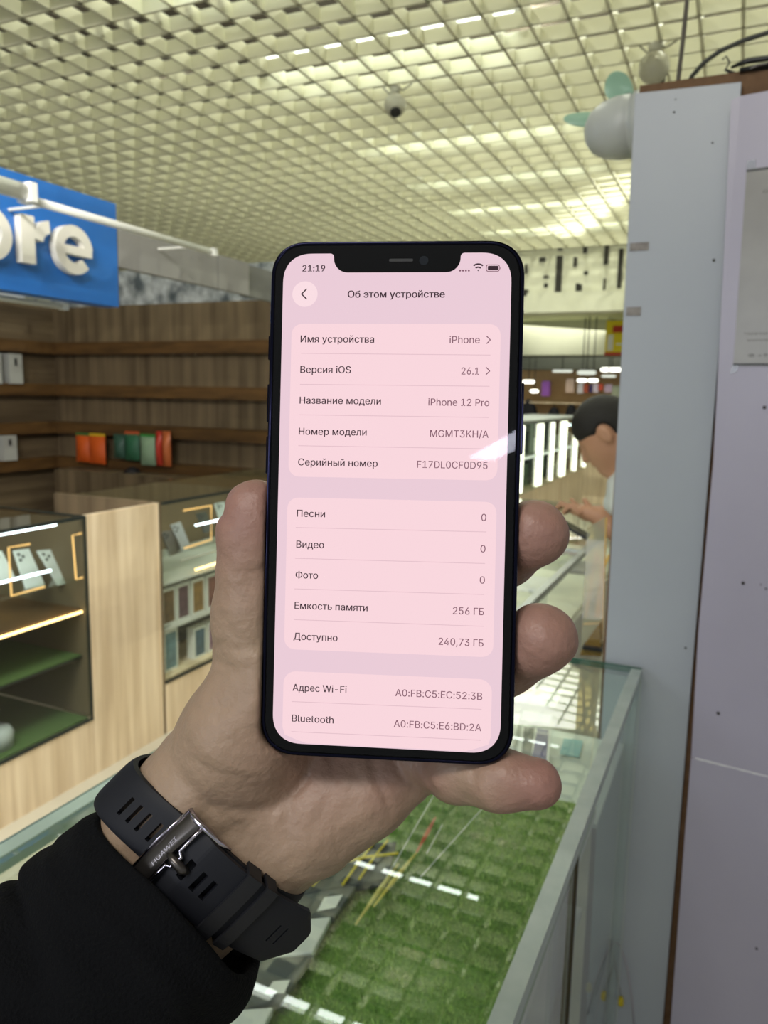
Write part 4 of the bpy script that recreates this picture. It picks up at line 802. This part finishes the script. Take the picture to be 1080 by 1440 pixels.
rows = [('Имя устройства', 422.8, 525.9, 481.9, 'iPhone', 632.1, 674.4, 482.9), ('Версия iOS', 422.4, 493.2, 524.8, '26.1', 648.7, 673.3, 526.9), ('Название модели', 421.4, 535.4, 568.4, 'iPhone 12 Pro', 602.2, 687.7, 570.9),
        ('Номер модели', 420.3, 515.3, 612, 'MGMT3KH/A', 604.7, 686.7, 615.2), ('Серийный номер', 419.3, 530.8, 655.5, 'F17DL0CF0D95', 586.4, 685.3, 658.8),
        ('Песни', 417.5, 456.9, 727, '0', 676.7, 683.5, 732.6), ('Видео', 416.8, 455.5, 770.4, '0', 675.5, 682.4, 776.6), ('Фото', 415.7, 447, 813.4, '0', 674.5, 681.5, 820.5), ('Емкость памяти', 414.3, 516.7, 857.7, '256 ГБ', 636.7, 680.3, 864.2), ('Доступно', 412.9, 474.5, 900.4, '240,73 ГБ', 616.7, 679.6, 907.8),
        ('Адрес Wi-Fi', 411.5, 487.2, 972.8, 'A0:FB:C5:EC:52:3B', 555.8, 677.9, 981.3), ('Bluetooth', 410.5, 468.9, 1015.7, 'A0:FB:C5:E6:BD:2A', 553.7, 676.5, 1025)]
for a, p, q, yb, b, r_, s_, yc in rows: T(a, p, q, yb, FS, tx, .00006); T(b, r_, s_, yc, FS, tx2, .00004)
T('Об этом устройстве', 489, 625, 418.7, FS, tx, .00011); T('21:19', 425.3, 456.8, 382, FS * .9, tx, .00011)
def line(p, q, wd, m, name='separator'):
    a = np.array(U_(*p)); b = np.array(U_(*q)); d = (b - a) / np.linalg.norm(b - a); n = np.array([-d[1], d[0]]) * wd / 2
    return flat([tuple(a - n), tuple(b - n), tuple(b + n), tuple(a + n)], name, m, .00019)
for a in ((423.5, 497, 689.5, 499.5), (422, 540.6, 688.4, 543.4), (420.7, 583.4, 687.4, 587.2), (419.6, 626.8, 686, 631.4), (416, 741.7, 684, 748), (415, 785, 682, 792.4), (414.3, 828, 680.7, 836), (413.3, 871.2, 680, 880.7), (410.5, 986.3, 677.2, 997.2), (409.8, 1028.5, 676, 1040.7)): line(a[:2], a[2:], .00018, sep)
def chev(x0, x1, yc, h, wd, m): line((x0, yc - h), (x1, yc), wd, m, 'chevron'); line((x0, yc + h), (x1, yc), wd, m, 'chevron')
chev(684.3, 689.6, 478.2, 5.3, .00026, tx2); chev(683.3, 688.8, 521.8, 5.3, .00026, tx2)
cx, cy = U_(429, 413.8); flat([(cx + .00365 * math.cos(a), cy + .00365 * math.sin(a)) for a in np.linspace(0, 2 * math.pi, 41)[:-1]], 'back_button', emis('button_pink', (253, 224, 230), .97), .00018)
line((431.5, 406.5), (424, 414), .00036, tx, 'back_arrow'); line((424, 413.4), (431.5, 421), .00036, tx, 'back_arrow')
wx, wy = U_(672.3, 381.3)
for r0, r1 in ((.0, .00034), (.00085, .00125), (.00172, .00214)):
    a = math.radians(42); n = 12; o_ = [(wx + r1 * math.sin(-a + 2 * a * k / n), wy + r1 * math.cos(-a + 2 * a * k / n)) for k in range(n + 1)]; i_ = [(wx + r0 * math.sin(a - 2 * a * k / n), wy + r0 * math.cos(a - 2 * a * k / n)) for k in range(n + 1)] if r0 else [(wx, wy - .0001)]
    flat(o_ + i_, 'wifi_icon', tx, .0002)
bxx, bxy = U_(693, 377.2)
def rrp(w_, h_, r, cx, cy): return [(x + cx, y + cy) for x, y in rrect(w_, h_, r, 5, 2)]
flat(rrp(.0038, .0020, .0006, bxx, bxy), 'battery_icon', tx2, .00018); flat(rrp(.0034, .00165, .0005, bxx, bxy), 'battery_icon', sc_m, .00019); flat(rrp(.0029, .00125, .0003, bxx + .00005, bxy), 'battery_level', tx, .0002); flat(rrp(.0002, .0007, .0001, bxx + .00215, bxy), 'battery_icon', tx2, .0002)
for k in range(4): q = U_(647 + 4.1 * k, 380.8); flat(rrp(.0005, .0005, .00012, *q), 'signal_dot', tx2, .0002)
q = U_(564, 366); flat(rrp(.0068, .0008, .0004, *q), 'speaker_slot', mat('slot_grey', (22, 24, 26), .6), .00016); q = U_(596, 366.5); flat(rrp(.0026, .0026, .0013, *q), 'front_camera', mat('lens_navy', (8, 14, 24), .05), .00016)
cg = [(x, y) for x, y in rrect(PW - .003, PH - .003, .0094)]
flat(cg, 'cover_glass', glass('phone_glass', (1, 1, 1), 1.3, .02), .00030)
# ------------------------------------------------------------------ the hand (camera-space metres, then placed in the room)
EA = np.array([.7071, -.7071, 0.]); EH = np.array([.7071, .7071, 0.])
WC = cv(298, 1172, .2415)
def c3(t): return cv(*t)
def chain(P, pts, k=None, k2=.006):
    d = None
    for (a, ra), (b, rb_) in zip(pts[:-1], pts[1:]):
        x = rcone(P, c3(a), c3(b), ra, rb_); d = x if d is None else smin(d, x, k2)
    return d
PHR = RP; PHT = TP
def phone_box(P):
    q = (P - PHT) @ PHR; q = q - np.array([0, 0, -.00365]); e = np.abs(q) - np.array([PW / 2, PH / 2, .0040]) + np.array([.008, .008, 0]) * 1.0
    ex = np.maximum(e[:, :2], 0); d2 = np.sqrt((ex ** 2).sum(1)) + np.minimum(np.maximum(e[:, 0], e[:, 1]), 0) - .008
    ez = np.maximum(-.0040 - q[:, 2], q[:, 2] - .06)
    return np.maximum(d2, ez)
CR = [([(520, 1064), (530, 1098), (546, 1132)], .0009, 5), ([(553, 1066), (570, 1096), (604, 1120)], .0011, 5), ([(592, 1072), (602, 1096), (612, 1114)], .0007, 4), ([(664, 1066), (667, 1094), (661, 1124)], .0006, 4),
      ([(440, 1072), (425, 1105), (385, 1135), (320, 1140), (285, 1128)], .0008, 7), ([(420, 1205), (402, 1165), (412, 1115), (430, 1090)], .0005, 6), ([(296, 990), (345, 1003), (392, 1010)], .00035, 4), ([(309, 905), (335, 914), (370, 912)], .0006, 5),
      ([(306, 932), (335, 943), (370, 940)], .0005, 5), ([(318, 800), (340, 806), (370, 802)], .0003, 4), ([(250, 1090), (290, 1125), (350, 1185), (400, 1222)], .0004, 5), ([(255, 1060), (300, 1085), (350, 1095), (400, 1085)], .00035, 5),
      ([(470, 1070), (465, 1120), (440, 1170)], .0004, 8), ([(500, 1075), (495, 1125), (470, 1165)], .00035, 7), ([(290, 1030), (340, 1048), (380, 1050)], .00025, 4), ([(728, 742), (733, 760), (732, 790)], .0003, 6), ([(728, 905), (745, 928), (770, 938)], .0003, 6)]
def creases(P):
    px = 540 + FPX * P[:, 0] / -P[:, 2]; py = 720 - FPX * P[:, 1] / -P[:, 2]; Q = np.stack([px, py], 1); out = np.zeros(len(P)); fr_ = np.clip((.250 + P[:, 2]) / .006, 0, 1)
    for pts, amp, wd in CR:
        dm = np.full(len(P), 1e9)
        for a, b in zip(pts[:-1], pts[1:]):
            a = np.array(a, float); ab = np.array(b, float) - a; t = np.clip(((Q - a) @ ab) / (ab @ ab), 0, 1); dm = np.minimum(dm, ((Q - a - t[:, None] * ab) ** 2).sum(1))
        out += amp * np.exp(-dm / (wd * wd))
    return out * fr_
def hand(P):
    d = None
    # forearm and wrist
    fa = WC - EH * .060 + np.array([0, 0, .002])
    for s in (-1, 1):
        x = rcone(P, WC + EA * .0135 * s, fa + EA * .0130 * s, .0163, .0165); d = x if d is None else smin(d, x, .012)
    # palm rays
    for a, b, ra, rb_ in (((282, 1105, .2465), (450, 835, .2585), .0150, .0110), ((318, 1130, .248), (540, 855, .2610), .0155, .0115), ((350, 1160, .248), (600, 930, .2590), .0155, .0112), ((385, 1185, .2465), (585, 1045, .2510), .0148, .0110)):
        d = smin(d, rcone(P, c3(a), c3(b), ra, rb_), .010)
    # heel of the hand under the little finger
    d = smin(d, chain(P, [((372, 1180, .2440), .0132), ((440, 1155, .2420), .0140), ((508, 1118, .2420), .0130), ((578, 1068, .2430), .0104)]), .010)
    # thumb with its fleshy base
    th = chain(P, [((296, 1118, .2420), .0150), ((343, 1030, .2370), .0176), ((390, 952, .2370), .0172), ((362, 880, .2345), .0118), ((362, 835, .2330), .0108), ((360, 785, .2312), .0092), ((358, 745, .2300), .0090), ((358, 712, .2290), .0080)], k2=.008)
    d = smin(d, th, .010)
    # fingers
    idx = chain(P, [((450, 832, .2585), .0108), ((520, 705, .2500), .0095), ((572, 610, .2405), .0086), ((603, 545, .2350), .0078)])
    mid = chain(P, [((540, 852, .2610), .0112), ((640, 812, .2500), .0100), ((702, 780, .2350), .0093), ((750, 751, .2225), .0100)])
    rin = chain(P, [((600, 930, .2590), .0110), ((655, 948, .2500), .0100), ((706, 930, .2350), .0096), ((762, 898, .2215), .0103)])
    pin = chain(P, [((578, 1060, .2460), .0104), ((640, 1082, .2300), .0082), ((700, 1096, .2215), .0077), ((752, 1102, .2180), .0074)])
    for f in (idx, mid, rin): d = smin(d, f, .005)
    d = smin(d, pin, .006)
    # creases: shallow grooves following lines on the palm side
    d = d + creases(P)
    # thumb nail bed seen from the side
    d = smax(d, -ellip(P, cv(318.5, 716, .2320), (.0016, .0062, .0050)), .001)
    # tiny surface unevenness
    d = d + .00035 * np.sin(P[:, 0] * 310 + 2 * np.sin(P[:, 1] * 170)) * np.sin(P[:, 1] * 260 + P[:, 2] * 200)
    return smax(d, -phone_box(P), .0012)
def skin_tone(P):
    q = (P - np.array([0, 0, 0])); px = 540 + FPX * P[:, 0] / -P[:, 2]; py = 720 - FPX * P[:, 1] / -P[:, 2]
    base = np.array(lin((160, 137, 116))); pink = np.array(lin((150, 109, 101)))
    wgt = np.zeros(len(P))
    for (x, y, z, r) in ((755, 752, .22, .011), (765, 900, .22, .012), (765, 1104, .217, .012), (357, 720, .229, .014), (370, 800, .229, .010), (450, 1060, .228, .016), (545, 1095, .228, .010), (600, 1100, .226, .008)):
        c = cv(x, y, z); wgt = np.maximum(wgt, np.exp(-((P - c) ** 2).sum(1) / (2 * r * r)) * (1 if z < .2205 or x < 360 else .55))
    nz = .5 + .5 * np.sin(P[:, 0] * 500 + 3 * np.sin(P[:, 1] * 330)) * np.sin(P[:, 1] * 420 + 2 * np.sin(P[:, 0] * 290))
    c = base[None] * (1 - wgt[:, None]) + pink[None] * wgt[:, None]
    return c * (.95 + .07 * nz[:, None])
M_skin = mat('skin', (178, 134, 110), .46, bump=(330, .5, (1, 1, 1), .0012), sss=.06, spec=.4)
nt_ = M_skin.node_tree; at_ = nt_.nodes.new('ShaderNodeAttribute'); at_.attribute_name = 'tone'; nt_.links.new(at_.outputs['Color'], nt_.nodes['Principled BSDF'].inputs['Base Color'])
holder = thing('person', tuple(cw(WC)), 'left hand and black-sleeved forearm of a person holding the phone up', 'person')
to_room = lambda P: EYE + P @ RW.T
sdf_obj('body', hand, cv(60, 1460, .25) * np.array([1, 1, 0]) + np.array([-.0, 0, -.29]), np.array([.068, .045, -.19]), .00125, to_room, M_skin, holder, colour=skin_tone)
# sleeve
def sleeve():
    cs, ca = [], 96; rings = []
    C0 = cv(243, 1262, .2375)
    prof = [(-14, 140), (-17, 150), (-15, 156), (-6, 161)] + [(q_, 166 + 14 * min(1, q_ / 60) * .6 + max(0, q_ - 100) * .07) for q_ in range(6, 300, 6)] + [(340, 190), (400, 196), (460, 200)]
    K = .2375 / FPX
    for s, r in prof:
        ring_ = []
        for k in range(ca):
            a = 2 * math.pi * k / ca; cu, cn = math.cos(a), math.sin(a)
            lft = max(0, -cu) ** 2; rgt = max(0, cu) ** 2
            r2 = r + lft * (9 * math.exp(-((s - 92) / 22) ** 2) - 15 * math.exp(-((s - 126) / 8) ** 2) + 5 * math.exp(-((s - 160) / 18) ** 2) - 9 * math.exp(-((s - 205) / 9) ** 2)) + rgt * (4 * math.exp(-((s - 40) / 26) ** 2) - 7 * math.exp(-((s - 95) / 12) ** 2))
            r2 += cn * (5 * math.sin(s * .07 + 3 * a) + 4 * math.sin(s * .11 - 2 * a)) * min(1, max(0, s / 40))
            shear = -37 * max(0, cn) ** 1.3 + 10 * math.sin(a * 2 + .6) * min(1, max(0, s / 60)) + 7 * math.sin(3 * a + s * .02)
            fold = 1 + .014 * math.sin(a * 5 + s * .045) + .010 * math.sin(a * 9 - s * .06) + (.03 * math.sin(s * .05 + 2.2 * a) * (1 if s > 60 else .2))
            P = C0 - EH * (s + shear) * K + EA * cu * r2 * fold * K + np.array([0, 0, 1]) * (cn * r2 * .80 * fold * K + max(0, s) * K * .12)
            ring_.append(tuple(cw(P) - np.array(holder.location)))
        rings.append(ring_)
    inner = []
    for s, r in ((30, 150), (0, 146)):
        inner.append([tuple(cw(C0 - EH * s * K + EA * math.cos(2 * math.pi * k / ca) * r * K + np.array([0, 0, math.sin(2 * math.pi * k / ca) * r * .8 * K])) - np.array(holder.location)) for k in range(ca)])
    o = loft(inner + rings, 'sleeve', mat('sleeve_black', (10, 11, 14), .95, spec=.15, bump=(900, .5, (1, 1, 1), .0015)), holder)
    md = o.modifiers.new('s', 'SUBSURF'); md.levels = 1; md.render_levels = 2
sleeve()
# ------------------------------------------------------------------ wristwatch strap
watch = thing('wristwatch', tuple(cw(WC)), 'black rubber watch strap with polished dark buckle around the wrist', 'watch')
M_strap = mat('strap_rubber', (20, 22, 30), .62, spec=.35); M_strap2 = mat('strap_edge', (20, 21, 27), .6)
M_buck = mat('buckle_metal', (190, 184, 200), .18, metal=1.0); M_buckd = mat('buckle_dark', (92, 88, 86), .33, metal=.9)
H0 = -.0012
def wp(u, n, h): return cw(WC + EA * u + np.array([0, 0, n]) + EH * (H0 + h - .0062 * (min(u, 0) / .03) ** 2))
def epath(t0, t1, a, b, n): return [(a * math.cos(math.radians(t0 + (t1 - t0) * k / n)), b * math.sin(math.radians(t0 + (t1 - t0) * k / n))) for k in range(n + 1)]
def ribbon(path, half, thick, name, m, holes=(), nw=16, smooth=False, endtaper=0, hshift=None):
    """band along (u, n) path; half(s) half width; holes = (s0, s1, w0, w1) in metres along the path"""
    p = np.array(path); seg = np.linalg.norm(np.diff(p, axis=0), axis=1); S = np.r_[0, np.cumsum(seg)]; L = S[-1]; n = int(L / .0006)
    ss = np.linspace(0, L, n); pu_ = np.interp(ss, S, p[:, 0]); pn = np.interp(ss, S, p[:, 1])
    tu = np.gradient(pu_); tn = np.gradient(pn); l = np.hypot(tu, tn); nu, nn = -tn / l, tu / l
    ctr = np.sign((nu * pu_ + nn * pn).sum()); nu, nn = nu * ctr, nn * ctr
    V, F_ = [], []
    ws = np.linspace(-1, 1, nw + 1)
    for lay in (0, 1):
        for i in range(n):
            hw = half(ss[i], L); hs = hshift(ss[i]) if hshift else 0
            for w_ in ws:
                tk = thick * (0 if lay == 0 else 1) * (1 - .35 * abs(w_) ** 6)
                V.append(tuple(wp(pu_[i] + nu[i] * tk, pn[i] + nn[i] * tk, hw * w_ + hs) - np.array(watch.location)))
    m_ = nw + 1; keep = np.ones((n - 1, nw), bool)
    for (s0, s1, w0, w1) in holes:
        for i in range(n - 1):
            sm = (ss[i] + ss[i + 1]) / 2
            if s0 <= sm <= s1:
                hw = half(sm, L)
                for j in range(nw):
                    wm = hw * (ws[j] + ws[j + 1]) / 2
                    if w0 <= wm <= w1: keep[i, j] = False
    N = n * m_
    for i in range(n - 1):
        for j in range(nw):
            if not keep[i, j]: continue
            a, b, c, d = i * m_ + j, (i + 1) * m_ + j, (i + 1) * m_ + j + 1, i * m_ + j + 1
            F_.append((N + a, N + b, N + c, N + d)); F_.append((d, c, b, a))
            for (di, dj, e0, e1) in ((-1, 0, d, a), (1, 0, b, c), (0, -1, a, b), (0, 1, c, d)):
                ii, jj = i + di, j + dj
                if ii < 0 or ii >= n - 1 or jj < 0 or jj >= nw or not keep[ii, jj]: F_.append((e0, e1, N + e1, N + e0))
    me = bpy.data.meshes.new(name); me.from_pydata(V, [], F_); bm = bmesh.new(); bm.from_mesh(me); bmesh.ops.remove_doubles(bm, verts=bm.verts, dist=1e-7); bmesh.ops.recalc_face_normals(bm, faces=bm.faces); bm.to_mesh(me); bm.free()
    return link(name, me, m, watch, smooth)
AE, BE = .0318, .0188
under = epath(100, -150, AE, BE, 70)
ribbon(under, lambda s, L: .0098, .0022, 'strap', M_strap)
# outer strap: from behind the left side, over the front, leaving straight at the right
ov = epath(232, 62, AE + .0004, BE + .0006, 60); 
e1, e0 = np.array(ov[-1]), np.array(ov[-2]); dr = (e1 - e0) / np.linalg.norm(e1 - e0)
# slide the top layer outwards after the buckle so it lies on the under strap
ov2 = []
for (u, n_) in ov:
    k = max(0, min(1, (u + .012) / .012)); ov2.append((u * (1 + .04 * k), n_ * (1 + .17 * k)))
e1, e0 = np.array(ov2[-1]), np.array(ov2[-2]); dr = (e1 - e0) / np.linalg.norm(e1 - e0)
for k in range(1, 16): a = .42 * (k / 15); ov2.append(tuple(e1 + np.array([dr[0], dr[1] - .22 * k / 15]) * (.0262 * k / 15)))
SL = np.r_[0, np.cumsum(np.linalg.norm(np.diff(np.array(ov2), axis=0), axis=1))]
def s_at(u):                                       # path length at which the front of the band reaches u
    A_ = np.array(ov2); i0 = int(np.argmin(A_[:40, 0])); return float(np.interp(u, A_[i0:, 0], SL[i0:]))
LT = SL[-1]
def halfw(s, L):
    b = .0086 + .0018 * min(1, max(0, (s - s_at(-.012)) / .010))
    if s > L - .0065: b *= 1 - .55 * ((s - (L - .0065)) / .0065)
    return b
hl = []
for u in (-.0245, -.0215, -.0180, -.0140): s = s_at(u); hl.append((s - .0006, s + .0006, -.0036, .0036))
for u in (-.0010, .0032, .0072): s = s_at(u); hl.append((s - .0009, s + .0009, -.0034, .0034))
for u in (.0305, .0330): s = s_at(u); hl.append((s - .0004, s + .0003, -.0030, .0030))
ribbon(ov2, halfw, .0022, 'strap', M_strap, hl, nw=26)
# keepers
def keeper(u0, u1):
    s0, s1 = s_at(u0), s_at(u1); A_ = np.array(ov2); ss = np.linspace(s0, s1, 8)
    pts = [(float(np.interp(s, SL, A_[:, 0])) + .0, float(np.interp(s, SL, A_[:, 1]))) for s in ss]
    d = np.array(pts[-1]) - np.array(pts[0]); d /= np.linalg.norm(d); nrm = np.array([-d[1], d[0]]); nrm *= np.sign(nrm[1])
    pts = [(p[0] + nrm[0] * .0020, p[1] + nrm[1] * .0020) for p in pts]
    o = ribbon(pts, lambda s, L: .0113, .0013, 'keeper', M_strap2, nw=12)
    b = [np.array(pts[0]), np.array(pts[-1])]
    for h in (-.0113, .0103):
        q = [wp(*(b[0] + nrm * .0008), h), wp(*(b[1] + nrm * .0008), h), wp(*(b[1] - nrm * .0055), h), wp(*(b[0] - nrm * .0055), h)]
        MB(watch.location).prism(q, tuple(cw(WC + EH * .001) - cw(WC))).build('keeper_side', M_strap2, watch)
keeper(.0118, .0165); keeper(.0185, .0222)
# buckle frame, polished, with a tongue in the middle
A_ = np.array(ov2); BU = .0030
def bpt(u, h, up):
    s = s_at(u); n_ = float(np.interp(s, SL, A_[:, 1])); return wp(u, n_ + up, h)
def bar(p0, p1, r, name, m, flat_=1.0): return MB(watch.location).tube([p0, p1], r, 10).build(name, m, watch, True)
rows_ = []
for h in np.linspace(-.0118, .0118, 25):
    k = 1 - (h / .0118) ** 2
    rows_.append([tuple(bpt(BU + -.0150 + du - .0006 * k, h, .0022 + up * (.6 + .4 * k)) - np.array(watch.location)) for du, up in ((0, .0), (.0003, .0012), (.0016, .0026), (.0034, .0030), (.0050, .0026), (.0056, .0018), (.0054, .0002), (.003, -.0004))])
loft(rows_, 'buckle', M_buckd, watch)
rim = [bpt(BU + -.0093, h, .0040) for h in (-.0120, -.0060, -.0028)] + [bpt(BU + -.0080, -.0020, .0040), bpt(BU + -.0078, .0020, .0040), bpt(BU + -.0093, .0028, .0040), bpt(BU + -.0093, .0060, .0040), bpt(BU + -.0093, .0120, .0040)]
MB(watch.location).tube(rim, .00055, 8).build('buckle_rim', M_buck, watch, True)
MB(watch.location).tube([bpt(BU + -.0150, -.0118, .0026), bpt(BU + -.0158, 0, .0036), bpt(BU + -.0150, .0118, .0026)], .0005, 8).build('buckle_rim', M_buck, watch, True)
for h in (-.0120, .0120):
    MB(watch.location).tube([bpt(BU + -.0150, h, .0024), bpt(BU + -.0120, h, .0044), bpt(BU + -.0092, h, .0038), bpt(BU + -.0030, h, .0020), bpt(BU + .0010, h, .0004)], [.0007, .0009, .0009, .0007, .0004], 8).build('buckle_arm', M_buck, watch, True)
MB(watch.location).tube([bpt(BU + -.0112, 0, .0040), bpt(BU + -.0086, 0, .0046), bpt(BU + -.0052, 0, .0042), bpt(BU + -.0038, 0, .0026)], [.0009, .0014, .0014, .0011], 10).build('buckle_tongue', M_buckd, watch, True)
# engraved word on the buckle
o = text_mesh('buckle_engraving', 'HUAWEI', mat('engraving', (120, 116, 118), .3, metal=1), watch, -.0048, .0048, -.0006, .0023)
c0 = bpt(BU + -.0124, 0, .00545); ex = RW @ EH; en = np.array(bpt(BU + -.0124, 0, .01)) - c0; ezz = RW @ np.array([0, 0, 1.]); sl = bpt(BU + -.0134, 0, .00535) - bpt(BU + -.0114, 0, .00530); ey = sl / np.linalg.norm(sl); ez_ = np.cross(ex, ey)
if ez_ @ ezz < 0: ey = -ey; ez_ = -ez_
o.matrix_local = Matrix.Translation(Vector((c0 - np.array(watch.location)).tolist())) @ Matrix((ex.tolist(), ey.tolist(), ez_.tolist())).transposed().to_4x4()
bpy.context.view_layer.update()

# sub-parts: move small pieces under the part they belong to (all parts share their thing's origin)
def sub(root, part, kids):
    ch = [c for c in COL.objects if c.parent == root]
    base = lambda o: o.name.split('.')[0]
    ps = [c for c in ch if base(c) == part]
    if not ps: return
    for c in ch:
        if base(c) in kids and c is not ps[0]:
            p = ps[0] if len(ps) == 1 else min(ps, key=lambda q: (Vector(q.bound_box[0]) - Vector(c.bound_box[0])).length)
            mw = c.matrix_local.copy(); c.parent = p; c.matrix_parent_inverse = Matrix.Identity(4); c.matrix_local = mw
for r_ in [o for o in list(COL.objects) if o.parent is None]:
    for part, kids in (('phone_body', ('camera_lens',)), ('display', ('screen_text', 'separator', 'chevron', 'back_button', 'back_arrow', 'wifi_icon', 'battery_icon', 'battery_level', 'signal_dot', 'list_card')),
                       ('front_bezel', ('speaker_slot', 'front_camera')), ('side_band', ('side_button', 'antenna_line')), ('buckle', ('buckle_rim', 'buckle_arm', 'buckle_tongue', 'buckle_engraving')), ('keeper', ('keeper_side',)),
                       ('box_body', ('phone_picture', 'picture')), ('panel_board', ('screw_hole', 'tape_scrap')), ('sign_board', ('sign_heading', 'sign_footer', 'sign_picture', 'letter')), ('tablet_body', ('sticker', 'yellow_tape')),
                       ('lamp_housing', ('lamp_socket',)), ('packet_body', ('header_card',)), ('sheet', ('border_bar', 'print')), ('film', ('ribbon', 'fold_glint')), ('camera_ball', ('lens',)), ('stand_panel', ('gold_line',))):
        sub(r_, part, kids)
